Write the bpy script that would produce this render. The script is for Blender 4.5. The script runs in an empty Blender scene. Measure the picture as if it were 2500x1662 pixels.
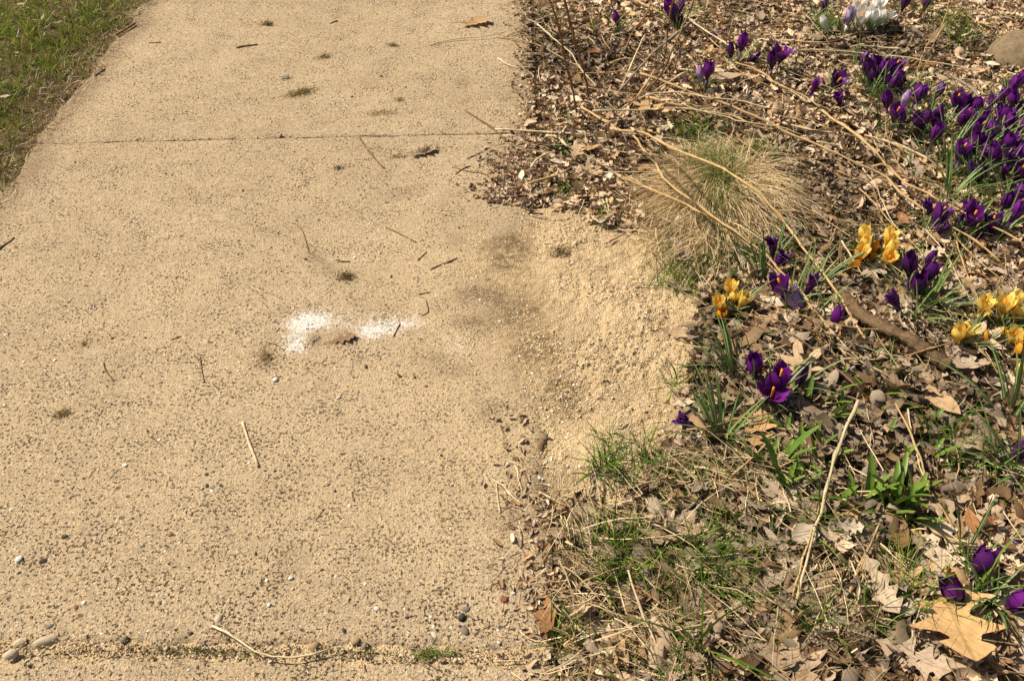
import bpy, math, random
import numpy as np
from mathutils import Matrix, Vector, Euler

random.seed(7)
rng = np.random.default_rng(11)
R = math.radians
scene = bpy.context.scene
col = scene.collection

# ------------------------------------------------------------------ camera, sky, sun, exposure
CAM_H = 1.30
PITCH = R(42.9)
FOC = 2120.0                      # focal length in photograph pixels (2500 wide)
cam = bpy.data.cameras.new("camera")
cam.sensor_width = 36.0
cam.lens = FOC / 2500.0 * 36.0
cam.clip_start = 0.02
cam.clip_end = 500.0
camo = bpy.data.objects.new("camera", cam)
camo.location = (0, 0, CAM_H)
camo.rotation_euler = (R(90) - PITCH, 0, 0)
col.objects.link(camo)
scene.camera = camo

SUN_EL = R(50)
SUN_AZ = math.atan2(-0.86, 0.30)  # from the left, a little beyond
world = bpy.data.worlds.new("World")
scene.world = world
world.use_nodes = True
wn = world.node_tree
for n in list(wn.nodes):
    wn.nodes.remove(n)
sky = wn.nodes.new("ShaderNodeTexSky")
sky.sky_type = 'NISHITA'
sky.sun_disc = False
sky.sun_elevation = SUN_EL
sky.sun_rotation = SUN_AZ
sky.dust_density = 3.0
bg = wn.nodes.new("ShaderNodeBackground")
bg.inputs['Strength'].default_value = 0.05
wo = wn.nodes.new("ShaderNodeOutputWorld")
wn.links.new(sky.outputs[0], bg.inputs[0])
wn.links.new(bg.outputs[0], wo.inputs[0])

sl = bpy.data.lights.new("sun", 'SUN')
sl.energy = 5.0
sl.angle = R(0.53)
sl.color = (1.0, 0.87, 0.69)
so = bpy.data.objects.new("sun", sl)
sd = Vector((math.sin(SUN_AZ) * math.cos(SUN_EL), math.cos(SUN_AZ) * math.cos(SUN_EL), math.sin(SUN_EL)))
so.rotation_euler = sd.to_track_quat('Z', 'Y').to_euler()
so.location = sd * 20
col.objects.link(so)

scene.view_settings.view_transform = 'Standard'
scene.view_settings.look = 'None'
scene.view_settings.exposure = 0.40
scene.view_settings.gamma = 1.0
scene.view_settings.use_curve_mapping = False

# ------------------------------------------------------------------ helpers: where things stand
CP, SP = math.cos(PITCH), math.sin(PITCH)

def P(px, py, z=0.0):
    """point of the place at height z that the photograph shows at (px, py)"""
    a = (px - 1250.0) / FOC
    b = (831.0 - py) / FOC
    ry = CP + b * SP
    rz = -SP + b * CP
    t = (z - CAM_H) / rz
    return (a * t, ry * t, z)

def proj(x, y, z):
    dz = z - CAM_H
    d = y * CP - dz * SP
    u = y * SP + dz * CP
    return 1250.0 + FOC * x / d, 831.0 - FOC * u / d

_T = rng.random((256, 256))
def vnoise(x, y, seed=0):
    x = np.asarray(x, float) + seed * 17.3
    y = np.asarray(y, float) + seed * 9.7
    xi = np.floor(x).astype(int); yi = np.floor(y).astype(int)
    fx = x - xi; fy = y - yi
    fx = fx * fx * (3 - 2 * fx); fy = fy * fy * (3 - 2 * fy)
    a = _T[xi & 255, yi & 255]; b = _T[(xi + 1) & 255, yi & 255]
    c = _T[xi & 255, (yi + 1) & 255]; d = _T[(xi + 1) & 255, (yi + 1) & 255]
    return (a * (1 - fx) + b * fx) * (1 - fy) + (c * (1 - fx) + d * fx) * fy

def fbm(x, y, seed=0, o=4):
    s = 0; a = 0.5
    for k in range(o):
        s = s + a * vnoise(np.asarray(x) * 2 ** k, np.asarray(y) * 2 ** k, seed + k)
        a *= 0.5
    return s / (1 - 0.5 ** o)

def sstep(a, b, x):
    t = np.clip((np.asarray(x, float) - a) / (b - a), 0, 1)
    return t * t * (3 - 2 * t)

PATH_L, PATH_R = -1.385, 0.068
def path_right(y):
    return PATH_R + 0.012 * (fbm(np.asarray(y) * 9, 3.3, 21) - 0.5) - 0.006 * (2.3 - np.asarray(y)) * 0
def path_left(y):
    return PATH_L + 0.055 * (fbm(np.asarray(y) * 7, 7.7, 22) - 0.5)

HUMP = P(1772, 455, 0.03)
def soil_z(x, y):
    x = np.asarray(x, float); y = np.asarray(y, float)
    rise = 0.034 * sstep(0.10, 0.75, x)
    n = 0.030 * (fbm(x * 3.1, y * 3.1, 1) - 0.5) + 0.012 * (fbm(x * 14, y * 14, 2) - 0.5)
    hump = 0.038 * np.exp(-(((x - HUMP[0]) / 0.15) ** 2 + ((y - HUMP[1]) / 0.19) ** 2))
    right = -0.014 + rise + n * sstep(0.07, 0.3, x) + hump + 0.006 * (fbm(x * 30, y * 30, 5) - 0.5)
    left = -0.010 + 0.045 * sstep(0.0, 0.35, PATH_L - x) + 0.022 * (fbm(x * 6, y * 6, 3) - 0.5)
    return np.where(x > -0.6, right, left)

SAND_PX = [(1035, 640), (1120, 560), (1210, 510), (1300, 520), (1390, 500), (1460, 545), (1560, 560), (1640, 600),
           (1680, 680), (1725, 770), (1700, 850), (1700, 920), (1665, 965), (1660, 1040), (1610, 1100), (1590, 1180),
           (1545, 1245), (1440, 1240), (1350, 1190), (1290, 1130), (1330, 1040), (1250, 960), (1140, 900), (1110, 820),
           (1180, 760), (1120, 700)]
SAND_W = np.array([P(a, b)[:2] for a, b in SAND_PX])

def poly_sd(x, y, poly):
    x = np.asarray(x, float); y = np.asarray(y, float)
    best = np.full(x.shape, 1e9); inside = np.zeros(x.shape, bool)
    n = len(poly)
    for i in range(n):
        ax, ay = poly[i]; bx, by = poly[(i + 1) % n]
        ex, ey = bx - ax, by - ay
        t = np.clip(((x - ax) * ex + (y - ay) * ey) / (ex * ex + ey * ey), 0, 1)
        best = np.minimum(best, (x - ax - t * ex) ** 2 + (y - ay - t * ey) ** 2)
        c = ((ay > y) != (by > y))
        with np.errstate(divide='ignore', invalid='ignore'):
            xx = ax + (y - ay) / (by - ay + 1e-12) * ex
        inside ^= c & (x < xx)
    d = np.sqrt(best)
    return np.where(inside, d, -d)

def sand_z(x, y):
    x = np.asarray(x, float); y = np.asarray(y, float)
    s = poly_sd(x, y, SAND_W)
    edge = s + 0.07 * (fbm(x * 16, y * 16, 31) - 0.5)
    onslab = 1 - sstep(0.02, 0.16, x)
    h = sstep(-0.03, 0.20, edge) * (0.020 - 0.012 * onslab) - 0.0030
    lump = (fbm(x * 22, y * 22, 33, 3) - 0.5) * 0.016 * sstep(0.0, 0.1, edge)
    fine = (fbm(x * 130, y * 130, 35, 3) - 0.5) * 0.0125 * (0.45 + 0.55 * sstep(0.42, 0.6, fbm(x * 9, y * 9, 37)))
    low = np.where(edge < -0.03, -0.03, 0.0)
    base = np.where(x > 0.07, np.minimum(soil_z(x, y) + 0.004, 0.012), 0.0) * sstep(0.05, 0.32, x)
    return base + h + (lump * (1 - 0.6 * onslab) + fine * (1 - 0.5 * onslab)) * sstep(-0.02, 0.03, edge) + low

def surf(x, y):
    """top surface of ground, slab or sand"""
    x = np.asarray(x, float); y = np.asarray(y, float)
    g = np.where((x > PATH_L) & (x < PATH_R), 0.0, soil_z(x, y))
    return np.maximum(g, sand_z(x, y))

def S(px, py, dz=0.0):
    """ground point under pixel, following the relief"""
    z = 0.0
    for _ in range(4):
        p = P(px, py, z)
        z = float(surf(p[0], p[1]))
    p = P(px, py, z)
    return Vector((p[0], p[1], z + dz))

# ------------------------------------------------------------------ helpers: meshes and objects
def mesh(name, v, f, mat=None, uv=None, colr=None, smooth=True, attr='col'):
    """v (N,3); f (M,k) array or list of such arrays; uv (N,2) and colr (N,3) per vertex"""
    me = bpy.data.meshes.new(name)
    v = np.ascontiguousarray(v, np.float32)
    fs = f if isinstance(f, list) else [f]
    fs = [np.asarray(a, np.int32) for a in fs if len(a)]
    loops = np.concatenate([a.ravel() for a in fs])
    sizes = np.concatenate([np.full(len(a), a.shape[1], np.int32) for a in fs])
    starts = np.concatenate([[0], np.cumsum(sizes)[:-1]]).astype(np.int32)
    me.vertices.add(len(v)); me.vertices.foreach_set('co', v.ravel())
    me.loops.add(len(loops)); me.loops.foreach_set('vertex_index', loops)
    me.polygons.add(len(sizes)); me.polygons.foreach_set('loop_start', starts)
    me.polygons.foreach_set('loop_total', sizes)
    me.polygons.foreach_set('use_smooth', np.full(len(sizes), smooth))
    if uv is not None:
        l = me.uv_layers.new(name='uv')
        l.data.foreach_set('uv', np.asarray(uv, np.float32)[loops].ravel())
    if colr is not None:
        c = np.ones((len(v), 4), np.float32); c[:, :3] = colr
        a = me.color_attributes.new(attr, 'FLOAT_COLOR', 'POINT')
        a.data.foreach_set('color', c.ravel())
    me.update(calc_edges=True)
    if mat is not None:
        me.materials.append(mat)
    return me

def obj(name, me, parent=None, label=None, cat=None, group=None, kind=None, loc=None, mat4=None):
    o = bpy.data.objects.new(name, me)
    col.objects.link(o)
    if parent is not None:
        o.parent = parent
    if label: o['label'] = label
    if cat: o['category'] = cat
    if group: o['group'] = group
    if kind: o['kind'] = kind
    if loc is not None: o.location = loc
    if mat4 is not None: o.matrix_local = mat4
    return o

def grid_faces(nu, nv, off=0):
    i, j = np.meshgrid(np.arange(nu - 1), np.arange(nv - 1), indexing='ij')
    a = (i * nv + j).ravel() + off
    return np.stack([a, a + nv, a + nv + 1, a + 1], 1)

def spline(pts, n):
    pts = np.asarray(pts, float)
    if len(pts) == 2:
        t = np.linspace(0, 1, n)[:, None]
        return pts[0] * (1 - t) + pts[1] * t
    q = np.vstack([2 * pts[0] - pts[1], pts, 2 * pts[-1] - pts[-2]])
    L = np.concatenate([[0], np.cumsum(np.linalg.norm(np.diff(pts, axis=0), axis=1))])
    s = np.linspace(0, L[-1], n)
    out = []
    for a in s:
        i = min(max(np.searchsorted(L, a, side='right') - 1, 0), len(pts) - 2)
        t = (a - L[i]) / max(L[i + 1] - L[i], 1e-9)
        p0, p1, p2, p3 = q[i], q[i + 1], q[i + 2], q[i + 3]
        out.append(0.5 * (2 * p1 + (p2 - p0) * t + (2 * p0 - 5 * p1 + 4 * p2 - p3) * t * t + (3 * p1 - p0 - 3 * p2 + p3) * t ** 3))
    return np.array(out)

def tube(pts, rad, n=24, sides=6, taper=1.0, knots=0, wob=0.0, flat=1.0, ends=True):
    """tapered tube through points: returns verts, faces, uv"""
    c = spline(pts, n)
    if wob:
        c = c + rng.normal(0, wob, c.shape) * np.array([1, 1, 0.5])
    tg = np.gradient(c, axis=0); tg /= np.linalg.norm(tg, axis=1)[:, None] + 1e-9
    up = np.array([0.13, 0.21, 1.0])
    s = np.cross(tg, up); s /= np.linalg.norm(s, axis=1)[:, None] + 1e-9
    b = np.cross(s, tg)
    r = rad * np.linspace(1, taper, n)
    r = r * (1 + 0.14 * rng.normal(0, 1, n))
    if knots:
        for k in rng.integers(1, n - 1, knots):
            r[k] *= 1.45
    a = np.linspace(0, 2 * np.pi, sides, endpoint=False)
    v = c[:, None, :] + (s[:, None, :] * np.cos(a)[None, :, None] + flat * b[:, None, :] * np.sin(a)[None, :, None]) * r[:, None, None]
    v = v.reshape(-1, 3)
    i, j = np.meshgrid(np.arange(n - 1), np.arange(sides), indexing='ij')
    j2 = (j + 1) % sides
    f = np.stack([i * sides + j, i * sides + j2, (i + 1) * sides + j2, (i + 1) * sides + j], -1).reshape(-1, 4)
    L = np.linspace(0, 1, n)
    uv = np.stack([np.repeat(L, sides), np.tile(a / 6.28, n)], 1)
    fl = [f]
    if ends:
        k = len(v)
        v = np.vstack([v, c[0], c[-1]])
        uv = np.vstack([uv, [0, 0], [1, 0]])
        jj = np.arange(sides); j2 = (jj + 1) % sides
        fl.append(np.stack([np.full(sides, k), j2, jj], 1))
        o = (n - 1) * sides
        fl.append(np.stack([np.full(sides, k + 1), o + jj, o + j2], 1))
    return v, fl, uv

def ribbons(base, d, length, width, droop, segs=4, jit=0.0, colr=None):
    """many tapered blades at once. base (N,3), d (N,3) start direction, droop (N,3) added quadratically"""
    N = len(base)
    t = np.linspace(0, 1, segs + 1)
    c = base[:, None, :] + d[:, None, :] * (length[:, None] * t)[:, :, None] + droop[:, None, :] * (t ** 2)[None, :, None]
    if jit:
        c[:, 1:, :] += rng.normal(0, jit, (N, segs, 3))
    tg = c[:, -1] - c[:, 0]
    rnd = rng.normal(0, 1, (N, 3))
    s = np.cross(tg, rnd); s /= np.linalg.norm(s, axis=1)[:, None] + 1e-9
    w = (width[:, None] * np.maximum(1 - t ** 2.2, 0.06)[None, :]) * 0.5
    v = np.stack([c - s[:, None, :] * w[:, :, None], c + s[:, None, :] * w[:, :, None]], 2).reshape(-1, 3)
    k = (np.arange(N) * (segs + 1) * 2)[:, None]
    i = np.arange(segs)[None, :] * 2
    a = (k + i).ravel()
    f = np.stack([a, a + 1, a + 3, a + 2], 1)
    cc = None
    if colr is not None:
        shade = np.linspace(1.0, 1.0, segs + 1)
        cc = (colr[:, None, None, :] * shade[None, :, None, None] * np.ones((1, 1, 2, 1))).reshape(-1, 3)
    return v, f, cc

def merge(parts):
    """[(v, f(list or arr), col)] -> joined"""
    V = []; F4 = []; F3 = []; C = []; o = 0
    for v, f, c in parts:
        for a in (f if isinstance(f, list) else [f]):
            a = np.asarray(a)
            (F4 if a.shape[1] == 4 else F3).append(a + o)
        V.append(v); C.append(np.broadcast_to(np.asarray(c, float), (len(v), 3)))
        o += len(v)
    F = []
    if F4: F.append(np.concatenate(F4))
    if F3: F.append(np.concatenate(F3))
    return np.concatenate(V), F, np.concatenate(C)

def rotmats(yaw, tilt, tdir, roll=None):
    """(N,3,3): yaw about z, then tilt about a horizontal axis"""
    N = len(yaw)
    cy, sy = np.cos(yaw), np.sin(yaw)
    Z = np.zeros((N, 3, 3)); Z[:, 0, 0] = cy; Z[:, 0, 1] = -sy; Z[:, 1, 0] = sy; Z[:, 1, 1] = cy; Z[:, 2, 2] = 1
    ax = np.stack([np.cos(tdir), np.sin(tdir), np.zeros(N)], 1)
    K = np.zeros((N, 3, 3))
    K[:, 0, 2] = ax[:, 1]; K[:, 1, 2] = -ax[:, 0]; K[:, 2, 0] = -ax[:, 1]; K[:, 2, 1] = ax[:, 0]
    s = np.sin(tilt)[:, None, None]; c = (1 - np.cos(tilt))[:, None, None]
    Rm = np.eye(3)[None] + s * K + c * np.matmul(K, K)
    return np.matmul(Rm, Z)

# ------------------------------------------------------------------ helpers: materials
class NT:
    def __init__(self, name, rough=0.85, spec=0.2):
        self.m = bpy.data.materials.new(name)
        self.m.use_nodes = True
        self.t = self.m.node_tree
        self.b = self.t.nodes['Principled BSDF']
        self.b.inputs['Roughness'].default_value = rough
        self.b.inputs['Specular IOR Level'].default_value = spec
        self.out = self.t.nodes['Material Output']
    def n(self, typ, **kw):
        x = self.t.nodes.new(typ)
        for k, v in kw.items():
            if isinstance(k, str) and k.startswith('i_'):
                x.inputs[k[2:].replace('_', ' ')].default_value = v
            else:
                setattr(x, k, v)
        return x
    def l(self, a, b): self.t.links.new(a, b)
    def put(self, s, v):
        if hasattr(v, 'is_output') or isinstance(v, bpy.types.NodeSocket): self.l(v, s)
        else:
            if s.type == 'RGBA' and len(v) == 3: v = (*v, 1)
            s.default_value = v
    def coord(self):
        if not hasattr(self, '_c'): self._c = self.n('ShaderNodeTexCoord').outputs['Object']
        return self._c
    def noise(self, scale, detail=2.0, rough=0.55, vec=None):
        x = self.n('ShaderNodeTexNoise'); self.l(vec or self.coord(), x.inputs['Vector'])
        x.inputs['Scale'].default_value = scale; x.inputs['Detail'].default_value = detail; x.inputs['Roughness'].default_value = rough
        return x.outputs['Fac']
    def vor(self, scale, vec=None, rnd=1.0):
        x = self.n('ShaderNodeTexVoronoi'); self.l(vec or self.coord(), x.inputs['Vector'])
        x.inputs['Scale'].default_value = scale; x.inputs['Randomness'].default_value = rnd
        return x.outputs['Distance'], x.outputs['Color']
    def math(self, op, a, b=0.0, clamp=False):
        x = self.n('ShaderNodeMath', operation=op, use_clamp=clamp)
        self.put(x.inputs[0], a); self.put(x.inputs[1], b)
        return x.outputs[0]
    def rng(self, v, a, b, c=0.0, d=1.0):
        x = self.n('ShaderNodeMapRange'); self.put(x.inputs[0], v)
        for i, q in enumerate((a, b, c, d)): x.inputs[i + 1].default_value = q
        return x.outputs[0]
    def mix(self, f, a, b, mode='MIX'):
        x = self.n('ShaderNodeMix', data_type='RGBA', blend_type=mode)
        self.put(x.inputs[0], f); self.put(x.inputs[6], a); self.put(x.inputs[7], b)
        return x.outputs[2]
    def ramp(self, f, stops, interp='LINEAR'):
        x = self.n('ShaderNodeValToRGB'); self.l(f, x.inputs[0])
        cr = x.color_ramp; cr.interpolation = interp
        while len(cr.elements) < len(stops): cr.elements.new(0.5)
        for e, (p, c) in zip(cr.elements, stops):
            e.position = p; e.color = (*c, 1)
        return x.outputs[0]
    def sep(self, c):
        x = self.n('ShaderNodeSeparateColor'); self.l(c, x.inputs[0])
        return x.outputs[0], x.outputs[1], x.outputs[2]
    def attr(self, name='col'):
        x = self.n('ShaderNodeAttribute', attribute_name=name)
        return x.outputs['Color']
    def bump(self, h, strength=0.5, dist=0.002, prev=None):
        x = self.n('ShaderNodeBump'); self.put(x.inputs['Height'], h)
        x.inputs['Strength'].default_value = strength; x.inputs['Distance'].default_value = dist
        if prev: self.l(prev, x.inputs['Normal'])
        return x.outputs[0]
    def base(self, c): self.put(self.b.inputs['Base Color'], c)
    def normal(self, nrm): self.l(nrm, self.b.inputs['Normal'])
    def translucent(self, c, f):
        """thin tissue: part of the light comes through"""
        tr = self.n('ShaderNodeBsdfTranslucent'); self.put(tr.inputs[0], c)
        mx = self.n('ShaderNodeMixShader'); mx.inputs[0].default_value = f
        self.l(self.b.outputs[0], mx.inputs[1]); self.l(tr.outputs[0], mx.inputs[2])
        self.l(mx.outputs[0], self.out.inputs[0])
    def uvs(self):
        x = self.n('ShaderNodeUVMap', uv_map='uv')
        s = self.n('ShaderNodeSeparateXYZ'); self.l(x.outputs[0], s.inputs[0])
        return s.outputs[0], s.outputs[1]
    def hsv(self, c, h=0.5, s=1.0, v=1.0):
        x = self.n('ShaderNodeHueSaturation'); self.put(x.inputs['Hue'], h); self.put(x.inputs['Saturation'], s)
        self.put(x.inputs['Value'], v); self.put(x.inputs['Color'], c)
        return x.outputs[0]
    def objrand(self):
        return self.n('ShaderNodeObjectInfo').outputs['Random']
# ------------------------------------------------------------------ materials
def m_concrete():
    k = NT('weathered_concrete', 0.9, 0.15)
    big = k.noise(2.2, 3, 0.6); mid = k.noise(21, 4, 0.65); fine = k.noise(230, 3, 0.7); mid2 = k.noise(75, 3, 0.6)
    c = k.mix(k.rng(big, 0.3, 0.7), (0.485, 0.372, 0.235), (0.565, 0.440, 0.285))
    c = k.mix(k.rng(mid, 0.30, 0.72), k.hsv(c, v=0.80), c)
    c = k.hsv(c, v=k.rng(fine, 0.30, 0.70, 0.50, 1.45))
    c = k.hsv(c, v=k.rng(mid2, 0.3, 0.7, 0.76, 1.18))
    y = k.n('ShaderNodeSeparateXYZ'); k.l(k.coord(), y.inputs[0])
    worn = k.rng(y.outputs[1], 0.75, 1.75, 1.0, 0.0)          # cement skin worn off the near slab
    # everything below sits on warped coordinates, so that no grain is round
    wv = k.n('ShaderNodeTexNoise'); k.l(k.coord(), wv.inputs['Vector']); wv.inputs['Scale'].default_value = 130; wv.inputs['Detail'].default_value = 2
    wa = k.n('ShaderNodeVectorMath', operation='MULTIPLY_ADD'); k.l(wv.outputs['Color'], wa.inputs[0])
    wa.inputs[1].default_value = (.010, .010, .010); k.l(k.coord(), wa.inputs[2])
    W = wa.outputs[0]
    m4_ = k.noise(6.5, 3, 0.6)
    c = k.mix(k.rng(m4_, 0.36, 0.66, 0.0, 0.30), c, (0.62, 0.475, 0.29))
    c = k.mix(k.rng(k.noise(3.7, 4, 0.65), 0.50, 0.72, 0.0, 0.32), c, (0.30, 0.215, 0.125))
    dens = k.noise(13, 3, 0.6)
    # pale sand grains
    ng = k.noise(205, 2, 0.5, W)
    m = k.rng(ng, 0.615, 0.665)
    c = k.mix(k.math('MULTIPLY', m, 0.85), c, (0.78, 0.70, 0.56))
    # dark grains, and fine pits whose shade is painted dark
    npit = k.math('ADD', k.math('ADD', k.noise(172, 3, 0.62), k.math('MULTIPLY', worn, 0.022)), k.math('MULTIPLY', k.math('SUBTRACT', dens, 0.5), 0.34))
    p1 = k.rng(npit, 0.606, 0.646)
    c = k.mix(k.math('MULTIPLY', p1, 0.92), c, (0.048, 0.034, 0.021))
    # pits, larger and fewer, their shade painted into the colour
    d2, cc2 = k.vor(120, W); r2, g2, b2 = k.sep(cc2)
    rad = k.math('MULTIPLY', k.math('POWER', g2, 2.2), 0.36)
    p2 = k.math('MULTIPLY', k.math('GREATER_THAN', r2, k.rng(worn, 0, 1, 0.72, 0.52)), k.rng(k.math('SUBTRACT', d2, rad), 0.0, 0.08, 1, 0))
    c = k.mix(k.math('MULTIPLY', p2, 0.9), c, k.mix(b2, (0.030, 0.023, 0.016), (0.16, 0.11, 0.065)))
    # aggregate showing through
    d3, cc3 = k.vor(66, W); r3, g3, b3 = k.sep(cc3)
    rad3 = k.rng(b3, 0, 1, 0.10, 0.36)
    p3 = k.math('MULTIPLY', k.math('GREATER_THAN', r3, k.rng(worn, 0, 1, 0.94, 0.66)), k.rng(k.math('SUBTRACT', d3, rad3), 0.0, 0.05, 1, 0))
    agg = k.ramp(g3, [(0.0, (0.07, 0.06, 0.05)), (0.14, (0.30, 0.25, 0.18)), (0.36, (0.56, 0.46, 0.33)), (0.62, (0.36, 0.22, 0.14)), (0.70, (0.24, 0.20, 0.15)), (0.80, (0.64, 0.55, 0.42))], 'CONSTANT')
    c = k.mix(k.math('MULTIPLY', p3, 0.75), c, agg)
    # stains: R white lime, G dark soil, B sand dust
    sr, sg, sb = k.sep(k.attr())
    n1 = k.noise(48, 5, 0.75)
    sand = k.hsv((0.60, 0.455, 0.265), v=k.rng(fine, 0.25, 0.75, 0.70, 1.28)) if False else k.mix(fine, (0.45, 0.335, 0.19), (0.72, 0.56, 0.345))
    fb = k.math('MULTIPLY', sb, k.rng(n1, 0.33, 0.62), clamp=True)
    c = k.mix(k.math('MULTIPLY', fb, 0.75), c, sand)
    soil = k.mix(fine, (0.11, 0.075, 0.042), (0.25, 0.18, 0.105))
    fg = k.math('MULTIPLY', sg, k.rng(n1, 0.24, 0.56), clamp=True)
    c = k.mix(k.math('MULTIPLY', fg, 0.85), c, soil)
    n2 = k.noise(150, 3, 0.7)
    fr = k.rng(k.math('ADD', k.math('ADD', sr, k.math('MULTIPLY', k.math('SUBTRACT', n1, 0.5), 1.5)), k.math('MULTIPLY', k.math('SUBTRACT', n2, 0.5), 1.6)), 0.38, 0.95)
    fr = k.math('MULTIPLY', fr, k.rng(sr, 0.03, 0.22))
    fr = k.math('MULTIPLY', fr, k.math('SUBTRACT', 1.0, k.math('MULTIPLY', p2, 0.8)))
    c = k.mix(k.math('MULTIPLY', fr, 0.95), c, (0.80, 0.77, 0.73))
    k.base(c)
    h = k.math('ADD', k.math('MULTIPLY', fine, 0.9), k.math('MULTIPLY', mid2, 0.5))
    h = k.math('SUBTRACT', h, k.math('MULTIPLY', p2, 0.9))
    h = k.math('SUBTRACT', h, k.math('MULTIPLY', p1, 0.6))
    h = k.math('ADD', h, k.math('MULTIPLY', p3, 0.5))
    h = k.math('ADD', h, k.math('MULTIPLY', m, 0.45))
    k.normal(k.bump(h, 1.0, 0.0046))
    return k.m

def m_sand():
    k = NT('spilled_sand', 0.95, 0.1)
    f = k.noise(260, 3, 0.7); mid = k.noise(28, 4, 0.6)
    c = k.mix(k.rng(f, 0.3, 0.7), (0.43, 0.325, 0.185), (0.74, 0.575, 0.355))
    c = k.mix(k.rng(mid, 0.35, 0.7), k.hsv(c, v=0.86), c)
    c = k.mix(k.rng(k.noise(7, 4, 0.65), 0.48, 0.70, 0, 0.55), c, (0.34, 0.245, 0.135))
    d, cc = k.vor(240); r, g, b = k.sep(cc)
    c = k.mix(k.math('MULTIPLY', k.math('GREATER_THAN', r, 0.90), k.rng(d, 0.2, 0.35, 1, 0)), c, (0.78, 0.70, 0.55))
    p = k.math('MULTIPLY', k.math('GREATER_THAN', g, 0.82), k.rng(d, 0.15, 0.32, 1, 0))
    c = k.mix(k.math('MULTIPLY', p, 0.8), c, (0.13, 0.09, 0.05))
    sr, sg, sb = k.sep(k.attr())
    soil = k.mix(f, (0.12, 0.08, 0.043), (0.27, 0.195, 0.11))
    c = k.mix(k.math('MULTIPLY', sg, k.rng(k.noise(60, 4, 0.7), 0.25, 0.55)), c, soil)
    k.base(c)
    h = k.math('ADD', f, k.math('MULTIPLY', k.rng(d, 0, 0.6, 1, 0), 0.8))
    h = k.math('SUBTRACT', h, k.math('MULTIPLY', p, 0.7))
    k.normal(k.bump(h, 0.9, 0.0030))
    return k.m

def m_soil():
    k = NT('garden_soil', 1.0, 0.05)
    f = k.noise(170, 4, 0.7); mid = k.noise(17, 4, 0.6)
    c = k.mix(k.rng(f, 0.3, 0.7), (0.070, 0.046, 0.026), (0.24, 0.165, 0.092))
    c = k.mix(k.rng(mid, 0.35, 0.65), k.hsv(c, v=0.7), c)
    d, cc = k.vor(130); r, g, b = k.sep(cc)
    c = k.mix(k.math('MULTIPLY', k.math('GREATER_THAN', r, 0.86), k.rng(d, 0.2, 0.3, 1, 0)), c, (0.36, 0.27, 0.17))
    k.base(c)
    k.normal(k.bump(k.math('ADD', f, mid), 0.9, 0.006))
    return k.m

def m_attr(name, rough=0.8, spec=0.2, tr=0.0, vary=0.0, vscale=160):
    k = NT(name, rough, spec)
    c = k.attr()
    if vary:
        c = k.hsv(c, v=k.rng(k.noise(vscale, 3, 0.7), 0.25, 0.75, 1 - vary, 1 + vary))
    k.base(c)
    if tr: k.translucent(c, tr)
    return k.m

def m_leaf(name, c0, spots=0.5, vein=0.35):
    """dry leaf, one colour, varied from leaf to leaf; midrib and side veins from uv"""
    k = NT(name, 0.75, 0.25)
    u, v = k.uvs()
    rnd = k.objrand()
    c = k.hsv((*c0, 1), v=k.rng(rnd, 0, 1, 0.80, 1.22), s=k.rng(k.math('FRACT', k.math('MULTIPLY', rnd, 7.3)), 0, 1, 0.85, 1.12))
    n = k.noise(38, 4, 0.65)
    c = k.hsv(c, v=k.rng(n, 0.3, 0.7, 0.72, 1.2))
    c = k.mix(k.rng(k.noise(17, 4, 0.7), 0.50, 0.70, 0, 0.6), c, k.hsv(c, v=0.48, s=1.12))
    av = k.math('ABSOLUTE', v)
    mid = k.rng(av, 0.02, 0.06, 1, 0)
    fr = k.math('FRACT', k.math('SUBTRACT', k.math('MULTIPLY', u, 7.5), k.math('MULTIPLY', av, 3.2)))
    side = k.rng(k.math('ABSOLUTE', k.math('SUBTRACT', fr, 0.5)), 0.0, 0.07, 0.7, 0)
    vn = k.math('MAXIMUM', mid, side)
    c = k.mix(k.math('MULTIPLY', vn, vein), c, k.hsv(c, v=0.45, s=1.1))
    d, cc = k.vor(150); r, g, b = k.sep(cc)
    sp = k.math('MULTIPLY', k.math('GREATER_THAN', r, 0.80), k.rng(d, 0.18, 0.3, 1, 0))
    c = k.mix(k.math('MULTIPLY', sp, spots), c, (0.06, 0.035, 0.02))
    k.base(c)
    k.normal(k.bump(k.math('ADD', k.math('MULTIPLY', vn, 0.8), k.math('MULTIPLY', n, 1.4)), 0.6, 0.0016))
    k.translucent(c, 0.10)
    return k.m

def m_stem(name, c0, c1):
    k = NT(name, 0.8, 0.2)
    u, v = k.uvs()
    n = k.noise(90, 4, 0.7)
    w = k.n('ShaderNodeTexNoise'); cb = k.n('ShaderNodeCombineXYZ')
    k.l(k.math('MULTIPLY', u, 6.0), cb.inputs[0]); k.l(k.math('MULTIPLY', v, 9.0), cb.inputs[1]); k.l(k.objrand(), cb.inputs[2])
    k.l(cb.outputs[0], w.inputs['Vector']); w.inputs['Scale'].default_value = 2.0; w.inputs['Detail'].default_value = 3
    c = k.mix(k.rng(n, 0.3, 0.7), c0, c1)
    c = k.hsv(c, v=k.rng(w.outputs['Fac'], 0.3, 0.7, 0.62, 1.25))
    c = k.hsv(c, v=k.rng(k.objrand(), 0, 1, 0.85, 1.15))
    k.base(c)
    k.normal(k.bump(k.math('ADD', n, w.outputs['Fac']), 0.6, 0.0012))
    return k.m

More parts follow.
